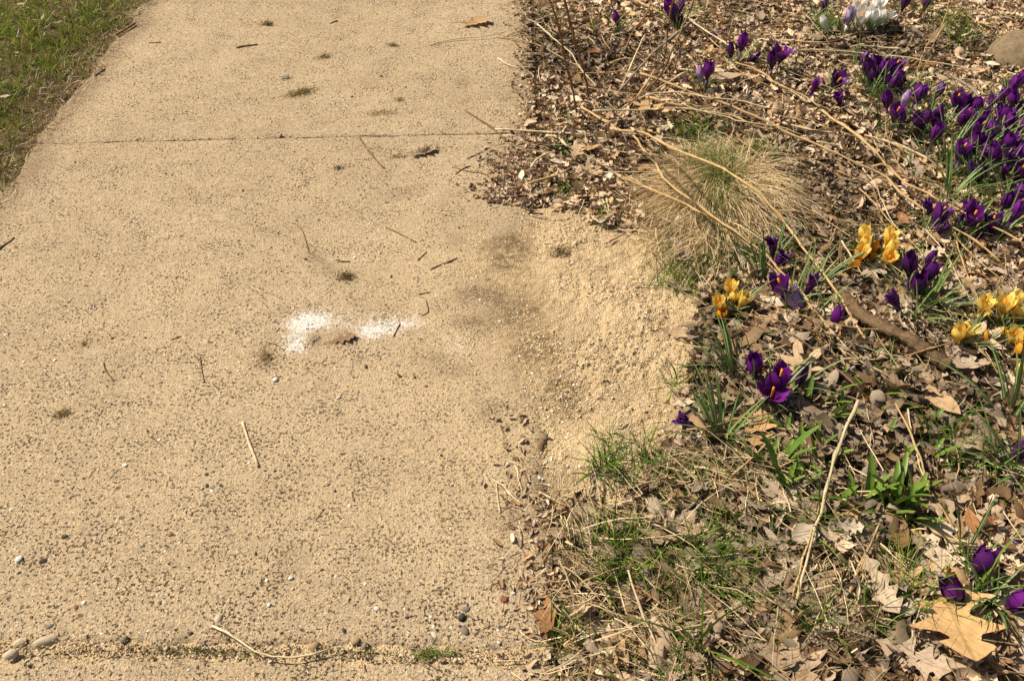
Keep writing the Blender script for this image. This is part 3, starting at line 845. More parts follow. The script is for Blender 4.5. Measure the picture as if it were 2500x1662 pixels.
# (photo x, y, kind, length m, heading in degrees from +y clockwise, colour, lift, curl, bend, label)
BIG = [
 (1592, 289, 'star', .125, 80, 'tan', .030, .25, .30, 'tan star-shaped oak leaf lying flat among the crossed dry stems'),
 (1519, 297, 'oval', .085, 30, 'pinkish', .025, .5, .4, 'upright tan leaf just left of the star-shaped oak leaf'),
 (1766, 210, 'oval', .120, 100, 'pinkish', .022, .3, .3, 'broad tan leaf at the foot of the two far purple crocuses'),
 (1407, 213, 'oval', .080, 10, 'brown', .020, .6, .5, 'brown folded leaf behind the bases of the two upright stalks'),
 (1404, 399, 'oak', .085, 20, 'tan', .030, .8, .5, 'tan standing leaf beside the path edge with a lit flank'),
 (1440, 385, 'oval', .060, 60, 'tan', .026, .9, .6, 'small cupped tan leaf right of the lit standing leaf'),
 (1452, 431, 'star', .085, 60, 'pinkish', .022, .3, .4, 'pointed pinkish leaf behind the sand by the path edge'),
 (1448, 149, 'scrap', .050, 90, 'rust', .025, 1.2, .8, 'orange curled leaf cup between the upright stalks and the stem tangle'),
 (2271, 115, 'oak', .070, 40, 'tan', .022, .5, .4, 'orange-tan leaf left of the grey fieldstone'),
 (2236, 184, 'oak', .110, 105, 'rust', .022, .4, .4, 'orange-brown oak leaf lying right of the far purple crocuses'),
 (1971, 204, 'oval', .075, 200, 'tan', .020, .4, .3, 'tan leaf behind a bent purple crocus in the far bed'),
 (2007, 224, 'scrap', .070, 100, 'brown', .018, .7, .5, 'dark brown scrap in front of the bent far crocus'),
 (2097, 268, 'oak', .085, 110, 'pale', .022, .6, .4, 'bleached curled oak leaf below the dense crocus foliage'),
 (2122, 395, 'oval', .055, 60, 'tan', .024, .5, .5, 'small orange-tan leaf on the litter right of the grass hump'),
 (1999, 538, 'oval', .070, 140, 'pale', .018, .7, .4, 'bleached oval leaf right of the grass hump'),
 (2089, 522, 'roll', .075, 35, 'pinkish', .020, 5.5, .3, 'tube-shaped rolled leaf behind the tallest yellow crocuses'),
 (2024, 542, 'roll', .070, -8, 'brown', .018, 5.0, .2, 'dark rolled leaf like a pod left of the tallest yellow crocuses'),
 (2126, 695, 'star', .075, 170, 'pale', .024, .4, .3, 'bleached oak leaf in front of the tallest yellow crocuses'),
 (2150, 668, 'oak', .090, 100, 'pinkish', .016, .4, .4, 'brown oak leaf under the feet of the tallest yellow crocuses'),
 (2264, 602, 'oval', .075, 12, 'brown', .022, .9, .3, 'upright dark oval leaf behind the dark purple crocus trio'),
 (2295, 602, 'oval', .085, 25, 'pinkish', .026, 1.3, .9, 'upright curling leaf behind the dark purple crocus trio'),
 (2262, 644, 'oak', .070, 80, 'pale', .024, .6, .5, 'bleached leaf caught between the dark purple crocus trio'),
 (1880, 745, 'oval', .130, 100, 'brown', .012, .3, .3, 'broad brown leaf dusted with sand right of the near yellow crocuses'),
 (1890, 800, 'scrap', .100, 80, 'rust', .010, .3, .3, 'reddish sand-dusted leaf in front of the lavender crocus'),
 (2009, 835, 'scrap', .070, 20, 'rust', .022, .5, .5, 'reddish-brown leaf left of the rotten log'),
 (1940, 890, 'star', .110, 5, 'tan', .024, .25, .3, 'tan star-shaped leaf speckled black behind the open purple crocuses'),
 (1992, 915, 'oak', .090, 60, 'brown', .014, .3, .3, 'shaded continuation of the speckled star-shaped leaf, shade painted as brown'),  # separate leaf; its brown stands for shade on the speckled leaf
 (2335, 925, 'oak', .115, 95, 'pinkish', .024, 1.2, .8, 'large curled leaf at the end of the rotten log'),
 (2320, 975, 'oak', .085, 250, 'tan', .014, .5, .4, 'flat tan leaf in front of the curled leaf by the log'),
 (2411, 953, 'oval', .055, 170, 'pale', .024, .3, .4, 'small bleached leaf on a twig near the right edge'),
 (2448, 972, 'oval', .090, 25, 'pale', .022, .4, .5, 'long bleached leaf near the right edge in front of the yellow crocuses'),
 (2280, 1003, 'oval', .110, 160, 'tan', .020, .4, .2, 'long brown leaf pointing at the forward shoot cluster'),
 (2119, 1070, 'oak', .070, 100, 'tan', .022, .6, .4, 'orange-brown leaf just right of the long pale stalk'),
 (2018, 1050, 'maple', .085, 20, 'grey', .022, .9, .6, 'grey curled leaf among the broad green shoots'),
 (2408, 866, 'maple', .095, 140, 'pale', .026, .6, .6, 'bleached leaf draped in front of the yellow crocuses at the right edge'),
 (2333, 888, 'scrap', .060, 90, 'pale', .022, .3, .2, 'square bleached scrap behind the curled leaf by the log'),
 (1657, 820, 'oak', .095, 110, 'pinkish', .020, 1.5, .9, 'curled leaf with folded lobes lying at the rim of the sand'),
 (1716, 802, 'oak', .075, 80, 'pinkish', .018, .9, .6, 'flat leaf at the sand rim in front of the near yellow crocuses'),
 (1651, 704, 'oak', .075, 120, 'grey', .012, .7, .5, 'half-buried leaf lying on the sand'),
 (1842, 1085, 'oak', .110, 25, 'tan', .026, .5, .5, 'tan leaf with a hole right of the crocus foliage at the sand'),
 (1332, 1503, 'oval', .075, 0, 'rust', .012, .5, .3, 'rust-coloured narrow leaf on the edge of the slab'),
 (1363, 1313, 'oval', .042, 100, 'pinkish', .012, .2, .2, 'small pinkish oval leaf on the slab edge behind the rust leaf'),
 (1366, 1248, 'scrap', .022, 50, 'tan', .012, .2, .2, 'tiny orange scrap by the sand at the slab corner'),
 (1478, 1322, 'scrap', .036, 10, 'tan', .026, .6, .6, 'small orange scrap on a grass tuft near the slab'),
 (1553, 1322, 'scrap', .034, 110, 'tan', .020, .6, .6, 'second small orange scrap right of the grass tuft near the slab'),
 (1549, 1492, 'scrap', .058, 70, 'rust', .020, 1.4, 1.0, 'crumpled rust-coloured leaf beside the leaning pale stem'),
 (1526, 1583, 'oval', .065, 165, 'tan', .022, .6, .4, 'tan oval leaf in front of the crumpled rust leaf'),
 (1520, 1468, 'oval', .042, 30, 'pinkish', .022, .8, .5, 'small cupped leaf behind the crumpled rust leaf'),
 (1698, 1488, 'maple', .085, 10, 'grey', .024, .5, .4, 'grey maple leaf in the grass right of the leaning pale stem'),
 (1802, 1430, 'oval', .062, 10, 'brown', .024, .5, .3, 'brown oval leaf right of the grass tufts'),
 (1830, 1395, 'scrap', .050, 60, 'rust', .018, .9, .7, 'rusty crumpled leaf behind the brown oval leaf'),
 (1883, 1428, 'oval', .072, 40, 'grey', .028, .5, .7, 'purplish-grey folded leaf left of the long pale stalk'),
 (1647, 1417, 'scrap', .034, 20, 'slate', .020, .2, .2, 'blue-black shard lying among leaves and grass'),
 (1582, 1402, 'scrap', .018, 10, 'rust', .020, .3, .3, 'shiny rust-red bud scale left of the blue-black shard'),
 (1590, 1305, 'maple', .095, 330, 'pinkish', .024, .6, .5, 'pinkish maple leaf in front of the sand sprigs'),
 (1668, 1290, 'maple', .080, 20, 'pinkish', .026, .4, .6, 'pinkish maple leaf with pointed lobes right of its twin'),
 (1678, 1335, 'maple', .075, 160, 'pinkish', .024, .5, .5, 'maple leaf pointing at the viewer behind the grass tufts'),
 (2287, 1375, 'oak', .130, 20, 'pale', .018, .4, .4, 'big bleached spotted leaf behind the largest oak leaf'),
 (2300, 1512, 'oak', .235, 187, 'tan', .026, .45, .25, 'largest oak leaf, tan and spotted, under a purple crocus'),
 (2425, 1535, 'oak', .190, 115, 'pinkish', .014, .25, .2, 'big dull brown oak leaf partly under the largest tan one'),
 (2357, 1297, 'oval', .052, 5, 'rust', .024, .9, .4, 'rust-brown folded leaf under the bent stem'),
 (2397, 1302, 'oval', .050, 60, 'rust', .026, .3, .4, 'round orange leaf beside the wilted purple flower'),
 (2183, 1323, 'oval', .080, 15, 'brown', .024, .9, .5, 'brown folded leaf in front of the forward shoot cluster'),
 (2183, 1408, 'star', .085, 10, 'tan', .024, .8, .5, 'forked tan leaf left of the big bleached leaf'),
 (1985, 1477, 'maple', .090, 140, 'pinkish', .022, .5, .4, 'pinkish maple leaf just right of the long pale stalk'),
 (2130, 1462, 'oak', .115, 170, 'pinkish', .030, 2.2, .5, 'long curled bleached leaf left of the largest oak leaf'),
 (2046, 1338, 'maple', .075, 60, 'pale', .030, .7, .7, 'bleached curled leaf on the straw mat'),
 (2055, 1318, 'oak', .055, 100, 'pale', .036, .9, .9, 'small bleached leaf on top of the straw mat'),
 (1922, 1612, 'maple', .110, 10, 'pinkish', .020, .4, .3, 'large pinkish leaf in the near foreground by the stick'),
 (2205, 1630, 'oak', .115, 120, 'pinkish', .024, .6, .4, 'flat tan leaf at the lower frame edge under the largest oak leaf'),
 (1895, 1250, 'maple', .085, 200, 'pinkish', .026, .5, .4, 'pinkish forked leaf left of the long pale stalk'),
 (1955, 1330, 'scrap', .046, 80, 'pale', .026, .6, .5, 'bleached scrap just left of the long pale stalk'),
 (2005, 1560, 'oval', .070, 60, 'pinkish', .022, .6, .4, 'pinkish cupped leaf right of the foot of the pale stalk'),
 (1160, 61, 'oak', .125, 68, 'tan', .020, .9, .5, 'folded tan leaf lying alone on the far path'),
 (1032, 376, 'oak', .090, 62, 'pinkish', .014, 1.1, .7, 'dark crumpled leaf on the slab in front of the joint'),
 (838, 830, 'oak', .060, 75, 'brown', .008, .5, .4, 'brown flattened leaf across the white lime stain'),
 (768, 828, 'oak', .030, 30, 'grey', .006, .7, .4, 'small brown scrap in the middle of the white lime stain'),
 (1500, 60, 'oval', .060, 60, 'brown', .022, .7, .5, 'brown leaf at the foot of a lone far purple crocus'),
 (1410, 70, 'oval', .060, 120, 'tan', .022, .5, .5, 'tan leaf scrap between the two upright stalks at the top'),
 (1670, 300, 'oak', .065, 60, 'brown', .016, .5, .5, 'brown leaf in shade right of the star-shaped oak leaf'),
 (1530, 345, 'oval', .075, 130, 'pinkish', .020, .8, .6, 'curled pinkish leaf in front of the star-shaped oak leaf'),
 (1600, 360, 'oval', .070, 40, 'grey', .020, .8, .6, 'grey-brown leaf under the long arching stem'),
]
for i, (px, py, kd, ln, yw, cl, lift, cu, be, lab) in enumerate(BIG):
    me = leaf_mesh(kd, 100 + i, ln, cl, True, kd != 'scrap', curl=cu, bend=be, crump=.022 if cu > .3 else .012, twist=.35 if cu > .3 else .1)
    bed = S(px, py).x > PATH_R and float(poly_sd(S(px, py).x, S(px, py).y, SAND_W)) < .0
    p = S(px, py, lift * (1.0 if bed else .4) + (.012 if bed and ln > .1 else .005 if bed else 0))
    o = obj('shard' if cl == 'slate' else ONAME[kd], me, loc=p)
    o.rotation_euler = Euler((random.uniform(-.18, .18) + (.0 if lift < .02 else .12), random.uniform(-.18, .18), -R(yw)), 'XYZ')
    o['label'] = lab; o['category'] = 'shard' if cl == 'slate' else 'dry leaf'
    if cl != 'slate': o['group'] = 'fallen dry leaves'

# more loose leaves, each its own object, denser and larger towards the viewer
protoleaf = {}
for kd in ('oak', 'star', 'maple', 'oval', 'scrap', 'roll'):
    for cl in ('pale', 'pinkish', 'tan', 'brown', 'rust', 'grey'):
        for q in range(2):
            sd_ = hash_ = sum(map(ord, kd + cl)) * 3 + q
            cu = random.choice([.5, .9, 1.4]); 
            if kd == 'roll': cu = random.uniform(3, 6)
            protoleaf[kd, cl, q] = leaf_mesh(kd, sd_ % 997, 1.0 if False else .07, cl, False, kd != 'scrap', curl=cu * (7 / 7), bend=random.uniform(.2, 1.1), crump=.05, twist=random.uniform(-.6, .6))
taken = [(a[0], a[1]) for a in BIG]
cnt = 0
tries = 0
while cnt < 225 and tries < 6000:
    tries += 1
    py = 1662 * random.random() ** 0.62
    px = random.uniform(1330, 2500)
    if min(math.hypot(px - a, py - b) for a, b in taken) < 26: continue
    p = S(px, py)
    if p.x < PATH_R + 0.05 or float(poly_sd(p.x, p.y, SAND_W)) > -0.02: continue
    if math.hypot(p.x - HUMP[0], p.y - HUMP[1]) < 0.17: continue
    taken.append((px, py))
    near = py > 950
    kd = random.choices(['oak', 'star', 'maple', 'oval', 'scrap', 'roll'], [2, 1, 4, 3, 3, 1] if near else [2, 1, 1, 3, 4, 2])[0]
    cl = random.choices(['pale', 'pinkish', 'tan', 'brown', 'rust', 'grey'], [3, 5, 2, 2, .8, 3])[0]
    ln = random.uniform(.045, .085) if near else random.uniform(.035, .070)
    p.z += random.uniform(.006, .020)
    o = obj(ONAME[kd], protoleaf[kd, cl, random.randint(0, 1)], loc=p)
    o.scale = [ln / .07] * 3
    o.rotation_euler = Euler((random.gauss(0, .3), random.gauss(0, .3), random.uniform(0, 6.28)))
    label_thing(o, f'{CNAME[cl]} {KNAME[kd]}', 'dry leaf', 'fallen dry leaves', p)
    cnt += 1

# pale leaf flecks lying in the lawn
for px, py, ln in [(58, 32, .04), (75, 40, .03), (70, 68, .045), (112, 62, .05), (147, 76, .045), (20, 258, .06), (115, 107, .04), (300, 55, .06),
                   (160, 150, .03), (270, 45, .04), (8, 170, .04), (62, 232, .035), (50, 150, .03), (240, 75, .03), (95, 200, .035), (210, 30, .03)]:
    p = S(px, py, .030)
    o = obj('dry_leaf', protoleaf[random.choice(['oval', 'scrap', 'roll']), random.choice(['pale', 'pinkish']), 0], loc=p)
    o.scale = [ln / .115] * 3; o.rotation_euler = Euler((random.gauss(0, .3), random.gauss(0, .3), random.uniform(0, 6.28)))
    label_thing(o, 'pale dry leaf fleck in the green lawn', 'dry leaf', 'leaf flecks in the lawn', None, 'pale dry leaf fleck lying in the green lawn')

# ------------------------------------------------------------------ the litter mass
def litter(N, kinds, size, region, zlift, tiltsd, pal, density=None):
    parts = []
    per = N // len(kinds)
    for ki, (kd, sd_, cu, be) in enumerate(kinds):
        if kd == 'maple': v, f, uv = leaf_palm(17, sd_)
        else: v, f, uv = leaf_strip(kd, 13 if kd in ('oak', 'star') else 5, sd_, 3)
        v = deform(v, sd_, curl=cu, bend=be, crump=.11, twist=random.uniform(-1.6, 1.6), freq=6.0)
        v -= v.mean(0)
        X = rng.uniform(region[0], region[1], per * 4); Y = rng.uniform(region[2], region[3], per * 4)
        keep = (X > PATH_R - .075 + 0.17 * fbm(Y * 7, Y * 0, 71) - .07 * np.exp(-((Y - 2.02) / .13) ** 2) + np.abs(rng.normal(0, .015, len(X)))) & (poly_sd(X, Y, SAND_W) < 0.01) & (X < .62 * Y + .35)
        if density is not None: keep &= rng.random(len(X)) < density(X, Y)
        X, Y = X[keep][:per], Y[keep][:per]
        n = len(X)
        Rm = rotmats(rng.uniform(0, 6.28, n), np.abs(rng.normal(0, tiltsd, n)), rng.uniform(0, 6.28, n))
        sc = rng.uniform(*size, n)
        ax = rng.uniform(.35, 1.05, n)[:, None] if kd in ('scrap', 'oval') else np.ones((n, 1))
        vv = np.stack([v[None, :, 0] * ax, np.broadcast_to(v[:, 1], (n, len(v))), np.broadcast_to(v[:, 2], (n, len(v)))], 2)
        V = np.einsum('nij,nkj->nki', Rm, vv) * sc[:, None, None]
        Z = np.where(X < PATH_R, .003, soil_z(X, Y)) + rng.random(n) * zlift * sstep(-.02, .12, X)
        V += np.stack([X, Y, Z], 1)[:, None, :]
        c = np.array(pal)[rng.integers(0, len(pal), n)] * rng.uniform(.75, 1.25, n)[:, None]
        c = c * (.50 + .70 * sstep(.28, .62, fbm(X * 3.3, Y * 3.3, 151, 3)))[:, None]
        k = len(v)
        F = [(np.asarray(a)[None] + (np.arange(n) * k)[:, None, None]).reshape(-1, np.asarray(a).shape[1]) for a in f]
        parts.append((V.reshape(-1, 3), F, np.repeat(c, k, 0)))
    return merge(parts)

PAL = [LEAFC['pale'], LEAFC['pale'], LEAFC['pinkish'], LEAFC['pinkish'], LEAFC['pinkish'], LEAFC['grey'], LEAFC['grey'], LEAFC['brown'], LEAFC['tan'],
       (0.46, 0.36, 0.245), (0.36, 0.26, 0.16), (0.14, 0.085, 0.045), (0.34, 0.22, 0.12)]
KND = [('scrap', 1, 2.6, 1.8), ('scrap', 2, 1.6, 1.2), ('oak', 3, 2.6, 1.6), ('oval', 4, 2.4, 1.6), ('maple', 5, 2.2, 1.4), ('oak', 6, 1.5, 1.0),
       ('oak', 7, .8, .8), ('maple', 8, 1.2, 1.0), ('scrap', 9, -1.5, -.8), ('oval', 10, -1.2, -.6), ('star', 12, 1.0, 1.0), ('scrap', 14, 3.2, 1.8)]
inhump = lambda X, Y: 1 - 0.97 * np.exp(-(((X - HUMP[0] + .04) / .19) ** 2 + ((Y - HUMP[1] + .04) / .25) ** 2) ** 2)
far_l = litter(25000, KND, (.016, .052), (.00, 2.5, 1.45, 4.4), .034, .62, PAL, inhump)
near_l = litter(5600, KND, (.030, .080), (.05, 1.6, .25, 1.55), .034, .5, PAL)
bits = litter(9000, [('scrap', 21, 1.5, 1), ('scrap', 22, -1, .6), ('oval', 23, 2, 1)], (.006, .018), (.04, 2.0, .2, 4.4), .022, .6, PAL)
v, f, c = merge([(a[0], a[1], a[2]) for a in (far_l, near_l, bits)])
obj('leaf_litter', mesh('leaf_litter', v, f, M['litter'], None, c), kind='stuff', label='mat of small curled brown and tan leaf bits covering the bed', cat='leaf litter')

# crumbs and leaf bits strewn over the edge of the slab
N = 3600
Y = rng.uniform(.4, 4.2, N); X = PATH_R + 0.02 - np.abs(rng.normal(0, .045, N)) * (.4 + 1.2 * fbm(Y * 6, Y * 0, 77))
hot = rng.random(N)
Y = np.where(hot < .35, rng.normal(P(1230, 450)[1], .09, N), Y); X = np.where(hot < .35, rng.normal(.03, .055, N), X)
ok = poly_sd(X, Y, SAND_W) < -.02; X, Y = X[ok], Y[ok]; N = len(X)
v0, f0, _ = leaf_strip('scrap', 4, 33)
v0 = deform(v0, 5, curl=1.5, bend=1, crump=.06)
Rm = rotmats(rng.uniform(0, 6.28, N), np.abs(rng.normal(0, .3, N)), rng.uniform(0, 6.28, N))
V = np.einsum('nij,kj->nki', Rm, v0) * rng.uniform(.005, .020, N)[:, None, None] + np.stack([X, Y, surf(X, Y) + .003], 1)[:, None]
F = (f0[0][None] + (np.arange(N) * len(v0))[:, None, None]).reshape(-1, 4)
C = np.array(PAL)[rng.integers(0, len(PAL), N)] * rng.uniform(.7, 1.25, N)[:, None]
obj('edge_crumbs', mesh('edge_crumbs', V.reshape(-1, 3), F, M['litter'], None, np.repeat(C, len(v0), 0)), kind='stuff', label='crumbled leaf bits strewn along the right edge of the path', cat='leaf crumbs')
# ------------------------------------------------------------------ grasses
GREEN = np.array([(0.105, 0.205, 0.020), (0.155, 0.265, 0.030), (0.070, 0.150, 0.015), (0.22, 0.31, 0.045)])
STRAW = np.array([(0.66, 0.52, 0.31), (0.56, 0.43, 0.24), (0.74, 0.61, 0.39), (0.44, 0.32, 0.175), (0.33, 0.23, 0.12)])

def lawn():
    N = 62000
    X = PATH_L + 0.02 - rng.random(N) ** 1.3 * 1.5; Y = rng.uniform(1.9, 4.6, N)
    keep = X < path_left(Y) + 0.012 + 0.05 * (fbm(Y * 20, Y * 0, 81) - 0.35)
    X, Y = X[keep], Y[keep]
    n = len(X)
    clump = fbm(X * 8, Y * 8, 83)
    keep = rng.random(n) < sstep(.25, .6, clump) + .3
    X, Y, clump = X[keep], Y[keep], clump[keep]; n = len(X)
    edge = sstep(.16, 0.0, path_left(Y) - X)
    az = rng.uniform(0, 6.28, n); ti = rng.uniform(.15, 1.15, n)
    d = np.stack([np.sin(ti) * np.cos(az), np.sin(ti) * np.sin(az), np.cos(ti)], 1)
    d[:, 0] += .35 * edge
    ln = rng.uniform(.016, .046, n) * (1.1 - .4 * edge) * (.7 + .6 * clump)
    dr = np.stack([rng.normal(0, .008, n), rng.normal(0, .008, n), -rng.uniform(.0, .016, n)], 1)
    dry = rng.random(n) < (.16 + .62 * edge + .35 * sstep(.55, .75, fbm(X * 4, Y * 4, 85)))
    yel = rng.random(n) < .12
    c = GREEN[rng.integers(0, 4, n)] * rng.uniform(.95, 1.5, n)[:, None]
    c[yel] = c[yel] * np.array([1.7, 1.25, .9]); c = c * np.array([1.28, 1.05, .9])
    c[dry] = STRAW[rng.integers(0, 5, dry.sum())] * rng.uniform(.55, .95, dry.sum())[:, None]
    v, f, cc = ribbons(np.stack([X, Y, soil_z(X, Y) - .002], 1), d, ln, rng.uniform(.0016, .0036, n), dr, 3, 0.001, c)
    return mesh('lawn_grass', v, f, M['blades'], None, cc)
obj('lawn_grass', lawn(), kind='stuff', label='short green lawn grass with dry straw left of the path', cat='grass')

def straw_mat(N, xr, yr, dens, ln, z0, flat=.16, wid=(.0010, .0026)):
    X = rng.uniform(*xr, N * 4); Y = rng.uniform(*yr, N * 4)
    keep = rng.random(N * 4) < dens(X, Y)
    X, Y = X[keep][:N], Y[keep][:N]; n = len(X)
    az = rng.uniform(0, 6.28, n)
    sw = fbm(X * 4, Y * 4, 91) * 9
    az = np.where(rng.random(n) < .6, sw + rng.normal(0, .4, n), az)
    el = rng.normal(.06, flat, n)
    d = np.stack([np.cos(el) * np.cos(az), np.cos(el) * np.sin(az), np.sin(el)], 1)
    L = rng.uniform(*ln, n)
    dr = np.stack([rng.normal(0, .22, n) * L, rng.normal(0, .22, n) * L, -rng.uniform(0, .22, n) * L], 1)
    c = STRAW[rng.integers(0, 5, n)] * rng.uniform(.7, 1.15, n)[:, None]
    Z = surf(X, Y) + rng.random(n) * z0
    return ribbons(np.stack([X, Y, Z], 1), d, L, rng.uniform(*wid, n), dr, 4, .0012, c)

notsand = lambda X, Y: (poly_sd(X, Y, SAND_W) < 0.0) * (X > PATH_R + .005)
def dens_near(X, Y):
    px, py = proj(X, Y, 0.02)
    a = np.exp(-(((px - 1470) / 260) ** 2 + ((py - 1330) / 200) ** 2)) + np.exp(-(((px - 1760) / 230) ** 2 + ((py - 1180) / 120) ** 2)) \
        + 1.2 * np.exp(-(((px - 2050) / 120) ** 2 + ((py - 1420) / 150) ** 2)) + .6 * np.exp(-(((px - 1560) / 400) ** 2 + ((py - 1560) / 160) ** 2))
    return np.clip(.12 + a, 0, 1) * notsand(X, Y)
s1 = straw_mat(7600, (.06, 1.3), (.3, 1.5), dens_near, (.03, .14), .036)
s2 = straw_mat(7500, (.06, 2.4), (1.3, 4.4), lambda X, Y: .7 * notsand(X, Y) * (X < .62 * Y + .2), (.025, .13), .040)
s3 = straw_mat(900, (-.03, .16), (.4, 3.6), lambda X, Y: .6 * (poly_sd(X, Y, SAND_W) < -.02), (.015, .06), .010, .08)
s4 = straw_mat(700, (PATH_L - .08, PATH_L + .05), (1.9, 4.4), lambda X, Y: np.exp(-((X - PATH_L + .01) / .035) ** 2), (.015, .06), .008, .1)
v, f, c = merge([s1, s2, s3, s4])
obj('dry_straw', mesh('dry_straw', v, f, M['straw'], None, c), kind='stuff', label='loose pale straw and dead grass blades over the leaf litter', cat='straw')

# the dormant bunch grass: dry blades combed outwards from the crown, green ones coming through
hump = obj('bunch_grass', None, label='tan hump of dormant bunch grass with new green blades beside the sand', cat='grass clump', loc=(0, 0, 0))
hz = Vector((HUMP[0], HUMP[1], 0))
hump.location = hz
N = 12500
r_ = np.sqrt(rng.random(N)); a_ = rng.uniform(0, 6.28, N)
bx = r_ * .130 * np.cos(a_); by = r_ * .18 * np.sin(a_)
low = rng.random(N) < .30      # combed down towards the sand
bx = np.where(low, -.095 + rng.normal(0, .055, N), bx); by = np.where(low, -.11 + rng.normal(0, .085, N), by)
r_ = np.where(low, .9, r_); a_ = np.where(low, -2.1, a_)
bz = soil_z(bx + hz.x, by + hz.y) + .012 * rng.random(N)
clumpn = fbm((bx + 9) * 26, (by + 9) * 26, 97) - .5
az = a_ + rng.normal(0, .6, N) + 4.5 * clumpn
ti = .70 + .60 * r_ + rng.normal(0, .35, N) + .8 * clumpn
d = np.stack([np.sin(ti) * np.cos(az), np.sin(ti) * np.sin(az) - .12, np.cos(ti)], 1)
L = rng.uniform(.04, .145, N)
dr = np.stack([.25 * L * np.cos(az) + L * rng.normal(-.1, .25, N), .25 * L * np.sin(az) + L * rng.normal(-.2, .25, N), -L * rng.uniform(.35, .85, N)], 1)
c = STRAW[rng.integers(0, 4, N)] * rng.uniform(.9, 1.2, N)[:, None]
v, f, cc = ribbons(np.stack([bx, by, bz], 1), d, L, rng.uniform(.0010, .0021, N), dr, 5, .0012, c)
obj('dry_blades', mesh('dry_blades', v, f, M['straw'], None, cc), hump, kind='stuff')
def green_in(N, cx, cy, sx, sy, ln, lean=(0, 0), wid=(.0012, .0026), spread=.4, origin=hz):
    X = cx + rng.normal(0, sx, N); Y = cy + rng.normal(0, sy, N)
    az = rng.uniform(0, 6.28, N); ti = np.abs(rng.normal(0, spread, N))
    d = np.stack([np.sin(ti) * np.cos(az) + lean[0], np.sin(ti) * np.sin(az) + lean[1], np.cos(ti)], 1)
    L = rng.uniform(*ln, N)
    dr = np.stack([.30 * L * np.cos(az), .30 * L * np.sin(az), -L * rng.uniform(.02, .4, N)], 1)
    c = GREEN[rng.integers(0, 4, N)] * rng.uniform(.7, 1.25, N)[:, None]
    return ribbons(np.stack([X - origin.x, Y - origin.y, surf(X, Y) + (.006 if origin is not hz else -.004) - origin.z], 1), d, L, rng.uniform(*wid, N), dr, 5, .0008, c)
hg = []
for px, py, n, sx_, sy_, ln in [(1735, 480, 620, .045, .09, (.05, .13)), (1700, 395, 110, .028, .02, (.06, .11)), (1845, 375, 120, .03, .02, (.05, .10)),
                                (1690, 640, 320, .05, .04, (.03, .08)), (1640, 560, 160, .03, .05, (.03, .07)), (1760, 410, 140, .02, .03, (.05, .10)), (1960, 420, 30, .02, .02, (.03, .06))]:
    p = P(px, py, .05)
    hg.append(green_in(n, p[0], p[1], sx_, sy_, ln))
v, f, cc = merge(hg)
obj('green_blades', mesh('green_blades', v, f, M['blades'], None, cc), hump, kind='stuff')

N = 5200
X = rng.uniform(.08, 1.2, N); Y = rng.uniform(.35, 1.75, N)
gm = fbm(X * 6, Y * 6, 141)
keep = (rng.random(N) < sstep(.50, .70, gm)) & (poly_sd(X, Y, SAND_W) < -.01) & (X < .62 * Y + .15)
X, Y = X[keep], Y[keep]; n = len(X)
az = rng.uniform(0, 6.28, n); ti = np.abs(rng.normal(.2, .55, n))
d = np.stack([np.sin(ti) * np.cos(az), np.sin(ti) * np.sin(az), np.cos(ti)], 1)
L = rng.uniform(.03, .09, n)
dr = np.stack([.3 * L * np.cos(az), .3 * L * np.sin(az), -L * rng.uniform(.05, .5, n)], 1)
v, f, cc = ribbons(np.stack([X, Y, soil_z(X, Y) + .006], 1), d, L, rng.uniform(.0014, .0032, n), dr, 4, .001, GREEN[rng.integers(0, 4, n)] * rng.uniform(.7, 1.2, n)[:, None])
obj('loose_grass', mesh('loose_grass', v, f, M['blades'], None, cc), kind='stuff', label='single green grass blades coming up through the near leaf litter', cat='grass')

